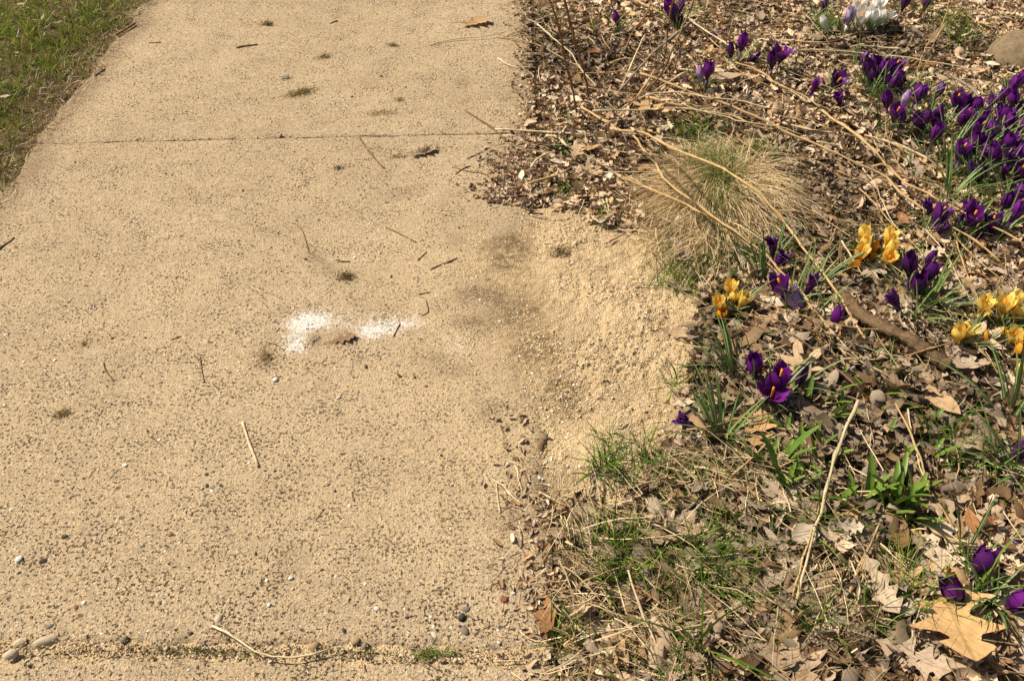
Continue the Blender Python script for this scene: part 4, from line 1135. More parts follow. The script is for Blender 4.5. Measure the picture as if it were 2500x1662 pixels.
# green grass tufts: (photo x, y of the base, blades, spread m, length range, lean, label)
TUFTS = [
 (1493, 1365, 70, .022, (.04, .10), 'thick green grass tuft nearest the slab edge under an orange scrap'),
 (1490, 1440, 50, .016, (.04, .09), 'green grass tuft in front of the thickest tuft by the slab'),
 (1535, 1345, 40, .018, (.04, .10), 'green grass tuft leaning over the pinkish maple leaf'),
 (1712, 1368, 75, .028, (.04, .10), 'broad green grass tuft behind the blue-black shard'),
 (1786, 1405, 60, .025, (.04, .09), 'green grass tuft left of the brown oval leaf'),
 (1740, 1448, 60, .020, (.04, .09), 'spiky green tuft in front of the brown oval leaf'),
 (1600, 1420, 34, .015, (.03, .07), 'small grass tuft left of the blue-black shard'),
 (1703, 1598, 12, .006, (.10, .20), 'tuft of long green blades splayed in the foreground'),
 (1464, 1602, 45, .022, (.03, .07), 'low green tuft by the slab corner in the foreground'),
 (1616, 1555, 40, .020, (.03, .08), 'green tuft right of the leaning pale stem'),
 (1391, 1560, 40, .020, (.02, .06), 'dusty low tuft right of the rust leaf on the slab'),
 (1588, 1640, 34, .020, (.03, .07), 'green tuft at the lower frame edge right of the slab corner'),
 (1627, 1480, 24, .012, (.03, .08), 'thin green tuft between the shard and the grey maple leaf'),
 (1985, 1290, 20, .010, (.06, .14), 'upright green blades beside the long pale stalk'),
 (1974, 1540, 40, .018, (.04, .11), 'green tuft right of the lower end of the pale stalk'),
 (2196, 1420, 36, .016, (.04, .10), 'green blades behind the forked tan leaf'),
 (2216, 1490, 44, .018, (.04, .10), 'green tuft left of the largest oak leaf'),
 (2132, 1520, 40, .018, (.04, .09), 'green tuft in front of the long curled bleached leaf'),
 (2368, 1470, 5, .004, (.14, .24), 'few long green blades arching over the largest oak leaf'),
 (1846, 1470, 24, .014, (.03, .08), 'thin green tuft left of the purplish-grey folded leaf'),
 (1483, 1136, 26, .014, (.03, .08), 'sparse green sprig growing through the sand'),
 (1450, 1155, 16, .010, (.04, .09), 'leftmost green sprig growing through the sand'),
 (1512, 1168, 22, .012, (.03, .08), 'green sprig at the front of the sand'),
 (1500, 1085, 18, .020, (.02, .05), 'short green sprig furthest back in the sand'),
 (1580, 1130, 22, .018, (.03, .07), 'green sprig at the right rim of the sand'),
 (1600, 1150, 20, .012, (.04, .09), 'green sprig in dead grass right of the sand sprigs'),
 (1385, 478, 26, .016, (.02, .06), 'small green tuft in leaves behind the sand'),
 (1466, 549, 14, .010, (.03, .06), 'little green tuft on the back rim of the sand'),
 (1354, 62, 30, .040, (.03, .06), 'green growth around the upright stalks at the top'),
 (1446, 72, 16, .014, (.03, .05), 'small green tuft right of the upright stalks at the top'),
 (1390, 295, 18, .014, (.03, .05), 'green tuft at the foot of the taller upright stalk'),
 (1690, 355, 60, .026, (.06, .12), 'tall green tuft behind the dormant grass hump'),
 (2341, 105, 70, .050, (.04, .09), 'dark green tuft left of the fieldstone'),
 (2310, 60, 40, .040, (.04, .08), 'dark green tuft behind the one left of the fieldstone'),
 (2003, 78, 40, .030, (.05, .11), 'dark green tuft left of the white crocuses'),
 (2255, 30, 24, .020, (.05, .10), 'green tuft right of the white crocuses at the top'),
 (1475, 10, 18, .012, (.05, .10), 'upright green blades at the top edge right of the stalks'),
 (2300, 1080, 36, .025, (.04, .10), 'loose green tuft right of the long brown leaf'),
 (2330, 1150, 30, .022, (.05, .12), 'loose green tuft between the shoots and the right edge'),
 (2395, 1180, 24, .020, (.04, .10), 'green tuft behind the wilted purple flower'),
 (2180, 935, 24, .020, (.03, .07), 'green blades in front of the rotten log'),
 (2120, 890, 20, .020, (.04, .08), 'green blades at the left side of the rotten log'),
 (1700, 1190, 50, .040, (.03, .08), 'dull green tuft in the dead grass left of the shoots'),
 (1650, 940, 24, .020, (.03, .08), 'green blades at the right rim of the sand spill'),
 (1640, 1210, 30, .025, (.03, .07), 'green tuft behind the pinkish maple leaves'),
]
for px, py, n, sp, ln, lab in TUFTS:
    p = S(px, py)
    p.z += .008 if py > 900 and px > 1640 or py > 1250 else 0
    o = obj('grass_tuft', None, label=lab, cat='grass tuft', group='green grass tufts', loc=p)
    big = n <= 12
    v, f, cc = green_in(int(n * (1.7 if n > 12 else 1.3)), p.x, p.y, sp, sp, (ln[0] * 1.1, ln[1] * 1.15), (0, 0), (.0030, .0050) if big else (.0015, .0034), .75 if n < 40 else .55, p)
    o.data = None
    obj('blades', mesh('grass_blades', v, f, M['blades'], None, cc), o, kind='stuff')
# ------------------------------------------------------------------ crocuses
def petal_mesh(kind, matkey, seed):
    r = np.random.default_rng(seed)
    ns, nc = 9, 5
    s = np.linspace(0, 1, ns)
    L, rm, rt, W = dict(closed=(.045, .0118, .0085, .0132), open=(.043, .0135, .0235, .0140), bud=(.041, .0078, .0030, .0092),
                        wilt=(.046, .0060, .0085, .0075), goblet=(.044, .0130, .0150, .0135))[kind]
    L *= r.uniform(.94, 1.06)
    rr = .0026 + (rm - .0026) * sstep(0, .60, s) ** .8 + (rt - rm) * sstep(.55, 1.0, s)
    w = W * np.sin(np.pi * (.05 + .93 * s ** 1.0)) ** .62 * (1 - .25 * s) * (0.45 + .55 * sstep(0, .5, s))
    w[-1] = .0008
    q = np.linspace(-1, 1, nc)
    V = np.zeros((ns, nc, 3)); UV = np.zeros((ns, nc, 2))
    for j, a in enumerate(q):
        ph = a * np.clip(w / rr, 0, 1.35)
        rad = rr * (1 + .10 * np.abs(a) ** 2 * s) + .0006
        V[:, j, 0] = rad * np.cos(ph); V[:, j, 1] = rad * np.sin(ph)
        V[:, j, 2] = L * s - .0018 * np.abs(a) ** 2 * s
        UV[:, j, 0] = s; UV[:, j, 1] = a
    V = V.reshape(-1, 3); UV = UV.reshape(-1, 2)
    if kind == 'wilt':
        V[:, 0] += .0065 * (fbm(V[:, 2] * 90, V[:, 1] * 200 + seed, seed) - .5) * 2 * (UV[:, 0] + .2)
        V[:, 1] += .0065 * (fbm(V[:, 2] * 90 + 9, V[:, 0] * 200, seed + 3) - .5) * 2 * (UV[:, 0] + .2)
        V[:, 2] -= .012 * UV[:, 0] ** 2 * r.random()
    else:
        V[:, 0] += .0012 * (fbm(V[:, 2] * 70, V[:, 1] * 120 + seed, seed) - .5) * UV[:, 0]
    return mesh('petal', V, grid_faces(ns, nc), M[matkey], UV)

PET = {}
def petals(kind, matkey):
    k = (kind, matkey)
    if k not in PET: PET[k] = [petal_mesh(kind, matkey, 5 + 7 * i + len(PET)) for i in range(3)]
    return PET[k]

def blade_leaf(seed, L, w, splay, droop, wide=False, n=9):
    """one leaf rising from the origin towards +x: v-shaped section, pale rib by uv"""
    r = np.random.default_rng(seed)
    t = np.linspace(0, 1, n)
    ang = splay + droop * t ** 1.3
    dx = np.sin(ang); dz = np.cos(ang)
    x = np.concatenate([[0], np.cumsum((dx[1:] + dx[:-1]) / 2)]) * L / (n - 1)
    z = np.concatenate([[0], np.cumsum((dz[1:] + dz[:-1]) / 2)]) * L / (n - 1)
    y = r.normal(0, .05) * L * t ** 2
    ww = w * (np.sin(np.pi * (.16 + .80 * t)) ** .55 if wide else (1 - t ** 3.5)) * .5
    ww = np.maximum(ww, w * .04)
    V = np.zeros((n, 3, 3)); UV = np.zeros((n, 3, 2))
    for j, a in enumerate((-1, 0, 1)):
        lift = abs(a) * ww * (.55 if wide else .35)
        V[:, j, 0] = x - lift * dz; V[:, j, 1] = y + a * ww; V[:, j, 2] = z + lift * dx
        UV[:, j, 0] = t; UV[:, j, 1] = a
    return V.reshape(-1, 3), grid_faces(n, 3), UV.reshape(-1, 2)

CLEAF = []
for i in range(9):
    v, f, uv = blade_leaf(40 + i, random.uniform(.085, .15), random.uniform(.0042, .0060), random.uniform(.15, .75), random.uniform(.2, .95))
    CLEAF.append(mesh('leaf', v, f, M['cleaf'], uv))

def cyl_mesh(name, mat, r0, r1, h, n=6, rows=4):
    pts = np.array([[0, 0, -h], [0, 0, -h * .5], [0, 0, 0.002]])
    v, f, uv = tube(pts, 1.0, rows, n, 1.0)
    k = rows * n
    rad = np.linspace(r0, r1, rows)
    ring = np.repeat(rad, n)
    a = np.tile(np.linspace(0, 6.283, n, endpoint=False), rows)
    v[:k, 0] = ring * np.cos(a); v[:k, 1] = ring * np.sin(a)
    return mesh(name, v, f, M[mat], uv)
TUBE = {c: cyl_mesh('flower_tube', m, .0016, .0030, .09) for c, m in
        dict(purple='tube_p', dark_purple='tube_p', wilt='tube_p', lavender='tube_w', lilac='tube_w', white='tube_w', yellow='tube_y', orange='tube_y').items()}
sv_, sf_, su_ = tube([(0, 0, .006), (.0005, 0, .022), (.002, .001, .034)], .0012, 5, 5, 2.3)
STIG = mesh('stigma', sv_, sf_, M['stigma'], su_)

def leaves_into(o, n, sc=1.0, bias=None, lean=0.0):
    for k in range(n):
        a = random.uniform(0, 6.28) if bias is None else random.gauss(bias, .7)
        s = sc * random.uniform(.75, 1.12)
        m4 = Matrix.Translation((random.gauss(0, .004), random.gauss(0, .004), 0)) @ Matrix.Rotation(a, 4, 'Z') @ Matrix.Diagonal((s, s, s, 1))
        obj('leaf', random.choice(CLEAF), o, mat4=m4)

CROC = []
def crocus(px, py, kind, colr, h, tilt, dr, clump, desc, nl=4, sc=1.0):
    sc *= 1.1 if colr in ('yellow', 'orange') else 1.45 if colr in ('white', 'lilac') else 1.36
    """px, py: middle of the cup; h: height of the cup's foot above ground; dr: lean on the ground, 0 right, 90 away"""
    a = R(dr); ti = R(tilt)
    ax = Vector((math.sin(ti) * math.cos(a), math.sin(ti) * math.sin(a), math.cos(ti)))
    mid = h + .021 * sc
    g = 0.03
    for _ in range(3):
        c = Vector(P(px, py, g + mid * ax.z + .004))
        b = c - ax * mid
        g = float(surf(b.x, b.y))
    b.z = g - .002
    nm = dict(purple='purple_crocus', dark_purple='purple_crocus', wilt='purple_crocus', lavender='lavender_crocus', lilac='lilac_crocus', white='white_crocus',
              yellow='yellow_crocus', orange='orange_crocus')[colr]
    o = obj(nm, None, loc=b)
    rot = Vector((0, 0, 1)).rotation_difference(ax).to_matrix().to_4x4()
    Fm = rot @ Matrix.Translation((0, 0, h)) @ Matrix.Rotation(random.uniform(0, 6.28), 4, 'Z')
    ps = petals(kind, colr)
    for k in range(6):
        inner = k % 2
        s = sc * (1.0 if not inner else .93)
        m4 = Fm @ Matrix.Rotation(k * math.pi / 3 + random.gauss(0, .06), 4, 'Z') @ Matrix.Rotation(random.gauss(0, .035), 4, 'Y') @ Matrix.Diagonal((s * (1 - .09 * inner), s, s, 1))
        obj('petal', ps[k % 3], o, mat4=m4)
    tb = max(.012, h) / .09
    obj('flower_tube', TUBE[colr], o, mat4=Fm @ Matrix.Diagonal((sc, sc, tb, 1)))
    if kind in ('open', 'goblet'):
        obj('stigma', STIG, o, mat4=Fm @ Matrix.Diagonal((sc, sc, sc * 1.1, 1)))
    leaves_into(o, nl + (2 if nl >= 3 and colr != 'orange' else 0), 1.08 if colr not in ('yellow', 'orange') else .85)
    o['category'] = 'crocus'; o['group'] = f'crocuses {clump}'
    CROC.append((proj(*c)[0], desc, clump, o))
    return o

pc, po, pb, pw = 'closed purple crocus', 'open purple crocus', 'slim purple crocus bud', 'wilted purple crocus'
A1 = 'at the top edge behind the crossed stems'; A2 = 'between the grass hump and the white crocuses'; A3 = 'in the clump under the white crocuses'
A4 = 'in the left half of the big drift'; A5 = 'in the middle of the big drift'; A6 = 'along the right edge of the big drift'
A7 = 'in the tangle in front of the big drift'; A8 = 'right of the arching stems beside the grass hump'; A9 = 'in the dark trio right of the tallest yellow flowers'
A10 = 'in front of the sand dusted leaves'; A11 = 'by the speckled star-shaped leaf'; A12 = 'by the largest oak leaf in the foreground'
Y1 = 'in the tallest yellow pair of clumps'; Y2 = 'in the clump beside the sand'; Y3 = 'in the clump at the right edge'
W1 = 'in the white clump at the top'
for a in [
 (1634, 12, 'closed', 'purple', .05, 8, 180, A1, pc, 6), (1664, 8, 'bud', 'purple', .05, 10, 0, A1, pb, 3), (1505, 39, 'bud', 'purple', .04, 14, 150, A1, pb, 5),
 (1660, 50, 'wilt', 'dark_purple', .03, 20, 270, A1, pw, 4), (1747, 81, 'wilt', 'purple', .006, 75, 10, A1, 'fallen purple crocus', 2),
 (1814, 101, 'closed', 'purple', .06, 3, 0, A2, pc, 4), (1785, 118, 'bud', 'dark_purple', .045, 10, 180, A2, 'dark purple crocus bud', 3), (1842, 136, 'bud', 'dark_purple', .015, 40, 0, A2, 'tiny dark crocus bud', 2),
 (1731, 168, 'closed', 'purple', .06, 3, 0, A2, pc, 5), (1711, 176, 'bud', 'lavender', .04, 6, 180, A2, 'slim pale lavender crocus', 3), (1681, 200, 'wilt', 'lavender', .006, 70, 185, A2, 'lying lavender crocus', 1),
 (1773, 170, 'wilt', 'purple', .006, 72, 5, A2, 'lying purple crocus', 2),
 (1909, 130, 'open', 'purple', .05, 5, 0, A2, po, 4), (1886, 143, 'closed', 'dark_purple', .045, 8, 180, A2, 'dark closed purple crocus', 4), (1941, 152, 'bud', 'purple', .008, 75, 25, A2, 'fallen slim purple bud', 2),
 (1992, 203, 'wilt', 'purple', .05, 15, 20, A3, pw, 2), (2044, 197, 'open', 'dark_purple', .04, 22, 300, A3, 'dark open crocus', 3), (2050, 236, 'wilt', 'purple', .02, 20, 200, A3, 'thin shrivelled purple crocus', 1),
 (2111, 138, 'bud', 'purple', .03, 24, 10, A3, pb, 2), (2124, 164, 'closed', 'dark_purple', .05, 10, 180, A3, 'dark closed purple crocus', 5), (2142, 150, 'wilt', 'dark_purple', .06, 5, 0, A3, 'crumpled dark crocus', 4),
 (2160, 164, 'closed', 'purple', .05, 6, 0, A3, pc, 7), (2187, 160, 'goblet', 'purple', .05, 10, 0, A3, 'goblet shaped purple crocus', 4), (2184, 190, 'open', 'dark_purple', .04, 25, 280, A3, 'dark open crocus', 2),
 (2168, 240, 'closed', 'purple', .045, 14, 190, A4, pc, 5), (2190, 272, 'goblet', 'purple', .05, 8, 260, A4, 'goblet shaped purple crocus', 6), (2212, 236, 'bud', 'lavender', .04, 12, 20, A4, 'slim pale lavender crocus', 2),
 (2248, 227, 'closed', 'purple', .05, 22, 20, A4, pc, 4), (2292, 272, 'bud', 'dark_purple', .05, 8, 0, A4, 'dark purple crocus bud', 4), (2288, 322, 'closed', 'purple', .065, 4, 0, A4, pc, 4),
 (2111, 324, 'wilt', 'dark_purple', .006, 78, 180, A4, 'fallen dark crocus', 1), (2138, 318, 'wilt', 'dark_purple', .006, 78, 15, A4, 'fallen dark crocus', 1),
 (2341, 242, 'goblet', 'purple', .065, 6, 180, A5, 'goblet shaped purple crocus', 5), (2358, 280, 'goblet', 'purple', .05, 16, 20, A5, 'goblet shaped purple crocus', 4), (2384, 255, 'closed', 'purple', .055, 10, 0, A5, pc, 5),
 (2366, 312, 'wilt', 'wilt', .03, 24, 310, A5, pw, 2), (2422, 247, 'wilt', 'dark_purple', .05, 10, 0, A5, 'crumpled dark crocus', 3), (2440, 266, 'wilt', 'wilt', .04, 20, 0, A5, pw, 2),
 (2386, 340, 'closed', 'purple', .05, 8, 200, A5, pc, 5), (2420, 322, 'closed', 'purple', .05, 26, 15, A5, pc, 5), (2350, 362, 'goblet', 'purple', .065, 8, 10, A5, 'goblet shaped purple crocus', 6),
 (2376, 414, 'wilt', 'wilt', .04, 12, 200, A5, pw, 4), (2402, 420, 'wilt', 'dark_purple', .035, 14, 0, A5, 'crumpled dark crocus', 3),
 (2480, 202, 'closed', 'purple', .06, 8, 20, A6, pc, 4), (2488, 262, 'wilt', 'wilt', .03, 30, 0, A6, pw, 3), (2498, 190, 'closed', 'purple', .05, 12, 0, A6, pc, 3),
 (2465, 345, 'closed', 'purple', .06, 6, 10, A6, pc, 5), (2494, 372, 'closed', 'purple', .05, 10, 10, A6, pc, 4), (2467, 394, 'goblet', 'purple', .03, 24, 30, A6, 'goblet shaped purple crocus', 4),
 (2493, 468, 'closed', 'purple', .05, 10, 0, A6, pc, 5), (2486, 512, 'closed', 'purple', .05, 14, 20, A6, pc, 5), (2505, 300, 'closed', 'purple', .05, 10, 0, A6, pc, 4),
 (2299, 519, 'goblet', 'purple', .05, 22, 20, A7, 'goblet shaped purple crocus', 5), (2270, 503, 'wilt', 'wilt', .05, 30, 160, A7, pw, 3), (2299, 552, 'wilt', 'wilt', .02, 20, 260, A7, pw, 3),
 (2362, 507, 'wilt', 'wilt', .045, 14, 20, A7, pw, 5), (2416, 538, 'bud', 'purple', .07, 58, 25, A7, 'toppled pink-tubed purple crocus', 3), (2391, 566, 'wilt', 'wilt', .03, 60, 30, A7, pw, 2),
 (2236, 418, 'wilt', 'wilt', .01, 78, 20, A7, 'flattened violet crocus', 1), (2205, 438, 'wilt', 'wilt', .01, 78, 200, A7, 'flattened violet crocus', 1),
 (1888, 597, 'wilt', 'dark_purple', .06, 10, 190, A8, 'dark drooping purple crocus', 5), (1906, 628, 'wilt', 'purple', .04, 28, 320, A8, 'spent purple crocus', 4),
 (1908, 694, 'goblet', 'purple', .045, 20, 160, A8, 'goblet shaped purple crocus', 6), (1944, 730, 'goblet', 'lavender', .03, 50, 150, A8, 'lavender streaked crocus', 3), (1877, 732, 'bud', 'purple', .008, 76, 175, A8, 'fallen slim purple bud', 2),
 (1982, 690, 'wilt', 'dark_purple', .04, 20, 20, A8, 'dark spent crocus', 4), (2044, 766, 'bud', 'purple', .03, 14, 60, A8, pb, 3),
 (2223, 642, 'closed', 'dark_purple', .075, 12, 160, A9, 'dark closed crocus', 5), (2243, 690, 'closed', 'dark_purple', .045, 6, 200, A9, 'dark closed crocus', 6), (2268, 662, 'closed', 'dark_purple', .06, 26, 20, A9, 'dark closed crocus', 5),
 (2274, 628, 'bud', 'dark_purple', .05, 10, 0, A9, 'tiny dark crocus bud', 0), (2186, 731, 'wilt', 'dark_purple', .06, 42, 140, A9, 'dark wilted leaning crocus', 2), (2334, 748, 'bud', 'dark_purple', .02, 66, 30, A9, 'dark toppled crocus bud', 2),
 (1845, 888, 'closed', 'purple', .04, 6, 170, A11, pc, 5), (1906, 918, 'goblet', 'purple', .055, 4, 30, A11, 'wide purple crocus', 4), (1888, 955, 'open', 'purple', .03, 10, 265, A11, 'open purple crocus with an orange centre', 6),
 (1959, 912, 'bud', 'dark_purple', .035, 18, 25, A11, 'dark pointed bud', 4),
 (1677, 1027, 'wilt', 'wilt', .05, 52, 165, A10, 'shrivelled violet crocus over the sand rim', 7), (1688, 1118, 'wilt', 'dark_purple', .004, 76, 180, A10, 'shrivelled dark crocus lying in dead grass', 0),
 (2334, 1442, 'closed', 'purple', .035, 34, 150, A12, 'closed purple crocus resting', 4), (2402, 1368, 'closed', 'dark_purple', .05, 24, 40, A12, 'dark closed crocus', 5), (2419, 1443, 'bud', 'purple', .02, 50, 200, A12, 'small purple bud', 4),
 (2492, 1466, 'closed', 'purple', .03, 20, 0, A12, 'purple crocus half out of the picture', 6), (2425, 1274, 'wilt', 'wilt', .02, 74, 170, A12, 'wilted violet crocus lying flat', 2),
 (2446, 1318, 'wilt', 'dark_purple', .01, 76, 330, A12, 'dark wilted petals lying flat', 1), (2496, 1096, 'closed', 'dark_purple', .03, 30, 0, A12, 'dark crocus at the right edge', 6),
 (2015, 8, 'bud', 'dark_purple', .05, 8, 0, W1, 'dark purple bud', 4), (2212, 2, 'closed', 'dark_purple', .05, 8, 0, W1, 'dark purple crocus', 4), (2265, 3, 'bud', 'dark_purple', .05, 12, 0, W1, 'slim dark crocus', 3),
 (2098, 12, 'goblet', 'white', .055, 6, 170, W1, 'white crocus', 5, 1.12), (2120, 20, 'goblet', 'white', .05, 4, 270, W1, 'white crocus', 5, 1.12), (2143, 10, 'goblet', 'white', .06, 8, 20, W1, 'white crocus', 4, 1.1),
 (2157, 38, 'open', 'white', .045, 30, 20, W1, 'open white crocus showing its orange stigma', 4, 1.1), (2106, 42, 'goblet', 'white', .04, 14, 240, W1, 'low white crocus', 5, 1.0), (2132, 40, 'closed', 'white', .045, 4, 300, W1, 'closed white crocus', 4, 1.0),
 (2013, 50, 'bud', 'white', .045, 32, 160, W1, 'lone white bud leaning left', 5, .95), (2076, 34, 'closed', 'lilac', .05, 2, 0, W1, 'lilac striped crocus', 4, 1.1),
]:
    crocus(*a)
for a in [
 (2111, 566, 'closed', 'yellow', .055, 4, 180, Y1, 'closed yellow crocus', 5), (2113, 590, 'closed', 'yellow', .045, 6, 270, Y1, 'closed yellow crocus', 3), (2105, 614, 'goblet', 'yellow', .035, 8, 250, Y1, 'wide yellow crocus', 4),
 (2090, 638, 'closed', 'orange', .018, 26, 210, Y1, 'orange crocus', 3), (2078, 644, 'bud', 'orange', .006, 72, 170, Y1, 'fallen orange crocus', 0), (2139, 598, 'bud', 'orange', .035, 8, 20, Y1, 'orange crocus bud', 3, .82),
 (2131, 624, 'bud', 'orange', .015, 10, 250, Y1, 'orange crocus bud', 2, .8), (2175, 572, 'goblet', 'yellow', .055, 14, 20, Y1, 'wide yellow crocus', 4), (2178, 602, 'closed', 'yellow', .04, 8, 20, Y1, 'closed yellow crocus', 4),
 (2172, 626, 'goblet', 'yellow', .03, 24, 250, Y1, 'wide yellow crocus', 4), (2103, 652, 'bud', 'orange', .004, 70, 20, Y1, 'fallen orange crocus', 0, .7),
 (1784, 698, 'goblet', 'yellow', .045, 6, 100, Y2, 'yellow crocus', 5, .9), (1757, 736, 'goblet', 'yellow', .035, 12, 200, Y2, 'yellow crocus', 5, .9), (1764, 762, 'closed', 'orange', .020, 14, 270, Y2, 'orange crocus', 4, .82),
 (1816, 727, 'goblet', 'yellow', .035, 26, 20, Y2, 'yellow crocus', 4, .9), (1793, 720, 'closed', 'yellow', .03, 6, 0, Y2, 'closed yellow crocus', 4, .85),
 (2407, 740, 'goblet', 'yellow', .05, 4, 0, Y3, 'wide yellow crocus', 5), (2453, 742, 'goblet', 'yellow', .05, 6, 180, Y3, 'wide yellow crocus', 5, 1.05), (2478, 730, 'closed', 'yellow', .05, 10, 10, Y3, 'closed yellow crocus', 3),
 (2488, 764, 'closed', 'yellow', .03, 10, 0, Y3, 'closed yellow crocus', 4), (2411, 770, 'bud', 'yellow', .012, 8, 20, Y3, 'yellow crocus bud', 3, .85), (2342, 812, 'closed', 'yellow', .03, 10, 190, Y3, 'closed yellow crocus', 5),
 (2360, 806, 'open', 'yellow', .028, 18, 20, Y3, 'open yellow crocus', 4, .95), (2406, 818, 'bud', 'orange', .02, 30, 60, Y3, 'orange crocus bud', 4, .85), (2440, 808, 'closed', 'orange', .015, 34, 330, Y3, 'orange crocus', 3, .85),
 (2480, 818, 'goblet', 'yellow', .03, 16, 240, Y3, 'wide yellow crocus', 5), (2496, 850, 'closed', 'orange', .02, 20, 0, Y3, 'orange crocus', 4), (2497, 893, 'closed', 'yellow', .02, 20, 0, Y3, 'closed yellow crocus', 4),
]:
    crocus(*a)
filler = random.Random(5)
for cl, n_, x0, y0, x1, y1 in [(A3, 7, 2120, 150, 2200, 200), (A4, 6, 2160, 215, 2300, 300), (A5, 14, 2330, 240, 2430, 380), (A6, 11, 2440, 220, 2498, 420), (A7, 5, 2330, 490, 2490, 560), (A1, 2, 1630, 6, 1670, 50)]:
    for i in range(n_):
        kd = filler.choices(['closed', 'goblet', 'bud', 'wilt'], [4, 2, 2, 2])[0]
        cc_ = filler.choices(['purple', 'dark_purple', 'wilt'], [3, 3, 1 if kd == 'wilt' else 0])[0]
        nm_ = {'closed': 'closed', 'goblet': 'goblet shaped', 'bud': 'slim', 'wilt': 'crumpled'}[kd]
        crocus(filler.uniform(x0, x1), filler.uniform(y0, y1), kd, cc_, filler.uniform(.03, .06), filler.uniform(3, 22), filler.uniform(0, 360), cl,
               f"{nm_} {'dark' if cc_ == 'dark_purple' else 'purple' if cc_ == 'purple' else 'violet'} crocus", 5)
ORD = 'leftmost second third fourth fifth sixth seventh eighth ninth tenth eleventh twelfth thirteenth fourteenth fifteenth sixteenth'.split()
byk = {}
for x, d, cl, o in sorted(CROC, key=lambda q: q[0]): byk.setdefault((d, cl), []).append(o)
for (d, cl), os_ in byk.items():
    for i, o in enumerate(os_):
        if len(os_) == 1: o['label'] = f'{d} {cl}'
        elif i == 0: o['label'] = f'leftmost {d} {cl}'
        elif i == len(os_) - 1: o['label'] = f'rightmost {d} {cl}'
        else: o['label'] = f'{ORD[i]} {d} from the left {cl}'

# crocus foliage standing without a flower
for px, py, n, lab, sc, bias in [
 (2125, 246, 14, 'dense upright striped crocus foliage under the white crocuses', .95, None), (2150, 331, 6, 'striped crocus leaves left of the big drift', 1.1, 2.4),
 (2299, 408, 12, 'long striped crocus leaves at the front of the big drift', 1.25, None), (2411, 380, 14, 'crocus foliage at the right of the big drift', 1.1, None),
 (2240, 330, 8, 'splayed crocus leaves in the middle of the drift', 1.2, None), (2310, 500, 14, 'crocus foliage in the tangle in front of the drift', 1.2, None),
 (2400, 500, 14, 'thick crocus foliage at the right edge in front of the drift', 1.2, None), (2360, 470, 10, 'crocus leaves between two foliage clumps in front of the drift', 1.2, None),
 (1786, 940, 11, 'splayed striped crocus leaves behind the sand rim', 1.25, 2.6), (1755, 1103, 14, 'large splayed clump of striped leaves right of the sand', 1.3, 1.9),
 (1830, 640, 6, 'crocus leaves between the stems beside the grass hump', 1.0, None), (1860, 700, 8, 'striped leaves left of the lavender crocus', 1.1, 2.2),
 (1975, 720, 7, 'upright crocus leaves right of the lavender crocus', 1.1, 1.2), (2212, 790, 7, 'striped crocus leaves behind the rotten log', 1.15, None),
 (2262, 770, 6, 'crocus leaves spreading behind the log toward the right', 1.2, .3), (2249, 756, 6, 'green crocus leaves in front of the dark trio', 1.0, None),
 (2410, 1490, 12, 'flattened striped leaves right of the largest oak leaf', 1.2, 3.6), (2470, 1180, 8, 'striped crocus leaves at the right edge in the foreground', 1.3, 2.4),
 (2460, 1040, 4, 'tall pale green leaves at the right edge', 1.7, 1.4), (2440, 830, 10, 'crocus foliage under the yellow crocuses at the right edge', .9, None),
 (2010, 84, 8, 'crocus leaves at the foot of the lone white bud', .8, None), (2120, 84, 16, 'thick crocus foliage at the foot of the white clump', .8, None),
 (1700, 225, 5, 'crocus leaves in front of the lying lavender crocus', .9, None), (1490, 95, 4, 'crocus leaves at the foot of the far lone bud', .9, None),
 (2340, 1380, 3, 'thin striped leaves crossing the big bleached leaf', 1.4, 2.2),
]:
    o = obj('crocus_foliage', None, label=lab, cat='crocus leaves', group='crocus leaves without a flower', loc=S(px, py, -.002))
    leaves_into(o, int(n * 1.6), sc * 1.05, bias)

# broad green bulb shoots
SHOOT = []
for i in range(6):
    v, f, uv = blade_leaf(80 + i, random.uniform(.055, .085), random.uniform(.0085, .0125), random.uniform(.10, .6), random.uniform(.2, .8), True, 10)
    SHOOT.append(mesh('leaf', v, f, M['shoot'], uv))
for px, py, n, sc in [(2012, 985, 2, .9), (2024, 1022, 3, 1.0), (2048, 940, 2, .8), (2122, 978, 2, .7), (2142, 962, 2, .7), (1915, 1068, 3, .9), (1936, 1060, 2, .8),
                      (1900, 1140, 3, 1.2), (1988, 1125, 3, 1.0), (1885, 1168, 3, 1.1), (1942, 1120, 2, .9), (2188, 1225, 4, 1.2), (2168, 1240, 3, 1.1), (2226, 1215, 3, 1.1),
                      (2155, 1250, 3, .9), (2112, 1222, 3, 1.0), (2086, 1232, 3, .9), (2040, 1232, 2, .9), (2242, 1060, 2, .7), (2254, 1135, 2, .8), (2160, 1078, 2, .7),
                      (2232, 1162, 2, .7), (1964, 1186, 3, 1.0), (1946, 1190, 3, .9), (1870, 1150, 2, 1.1), (1906, 1205, 3, 1.0), (2050, 1010, 2, .8), (1965, 990, 2, .9), (2186, 1008, 1, .6),
                      (2126, 1190, 2, .8), (2210, 1262, 3, 1.0), (2280, 1070, 1, .8), (2200, 1130, 2, .7), (1998, 1100, 2, .8)]:
    p = S(px, py + 8, -.004)
    o = obj('bulb_shoot', None, loc=p)
    for k in range(n + 1):
        s = sc * random.uniform(.95, 1.4)
        obj('leaf', random.choice(SHOOT), o, mat4=Matrix.Translation((random.gauss(0, .003), random.gauss(0, .003), 0)) @ Matrix.Rotation(random.uniform(0, 6.28), 4, 'Z') @ Matrix.Diagonal((s, s, s, 1)))
    label_thing(o, ('tall ' if sc > 1.05 else 'short ' if sc < .85 else '') + ('paired' if n == 2 else 'single' if n == 1 else 'bushy') + ' green bulb shoot', 'bulb shoot', 'broad green bulb shoots', p)

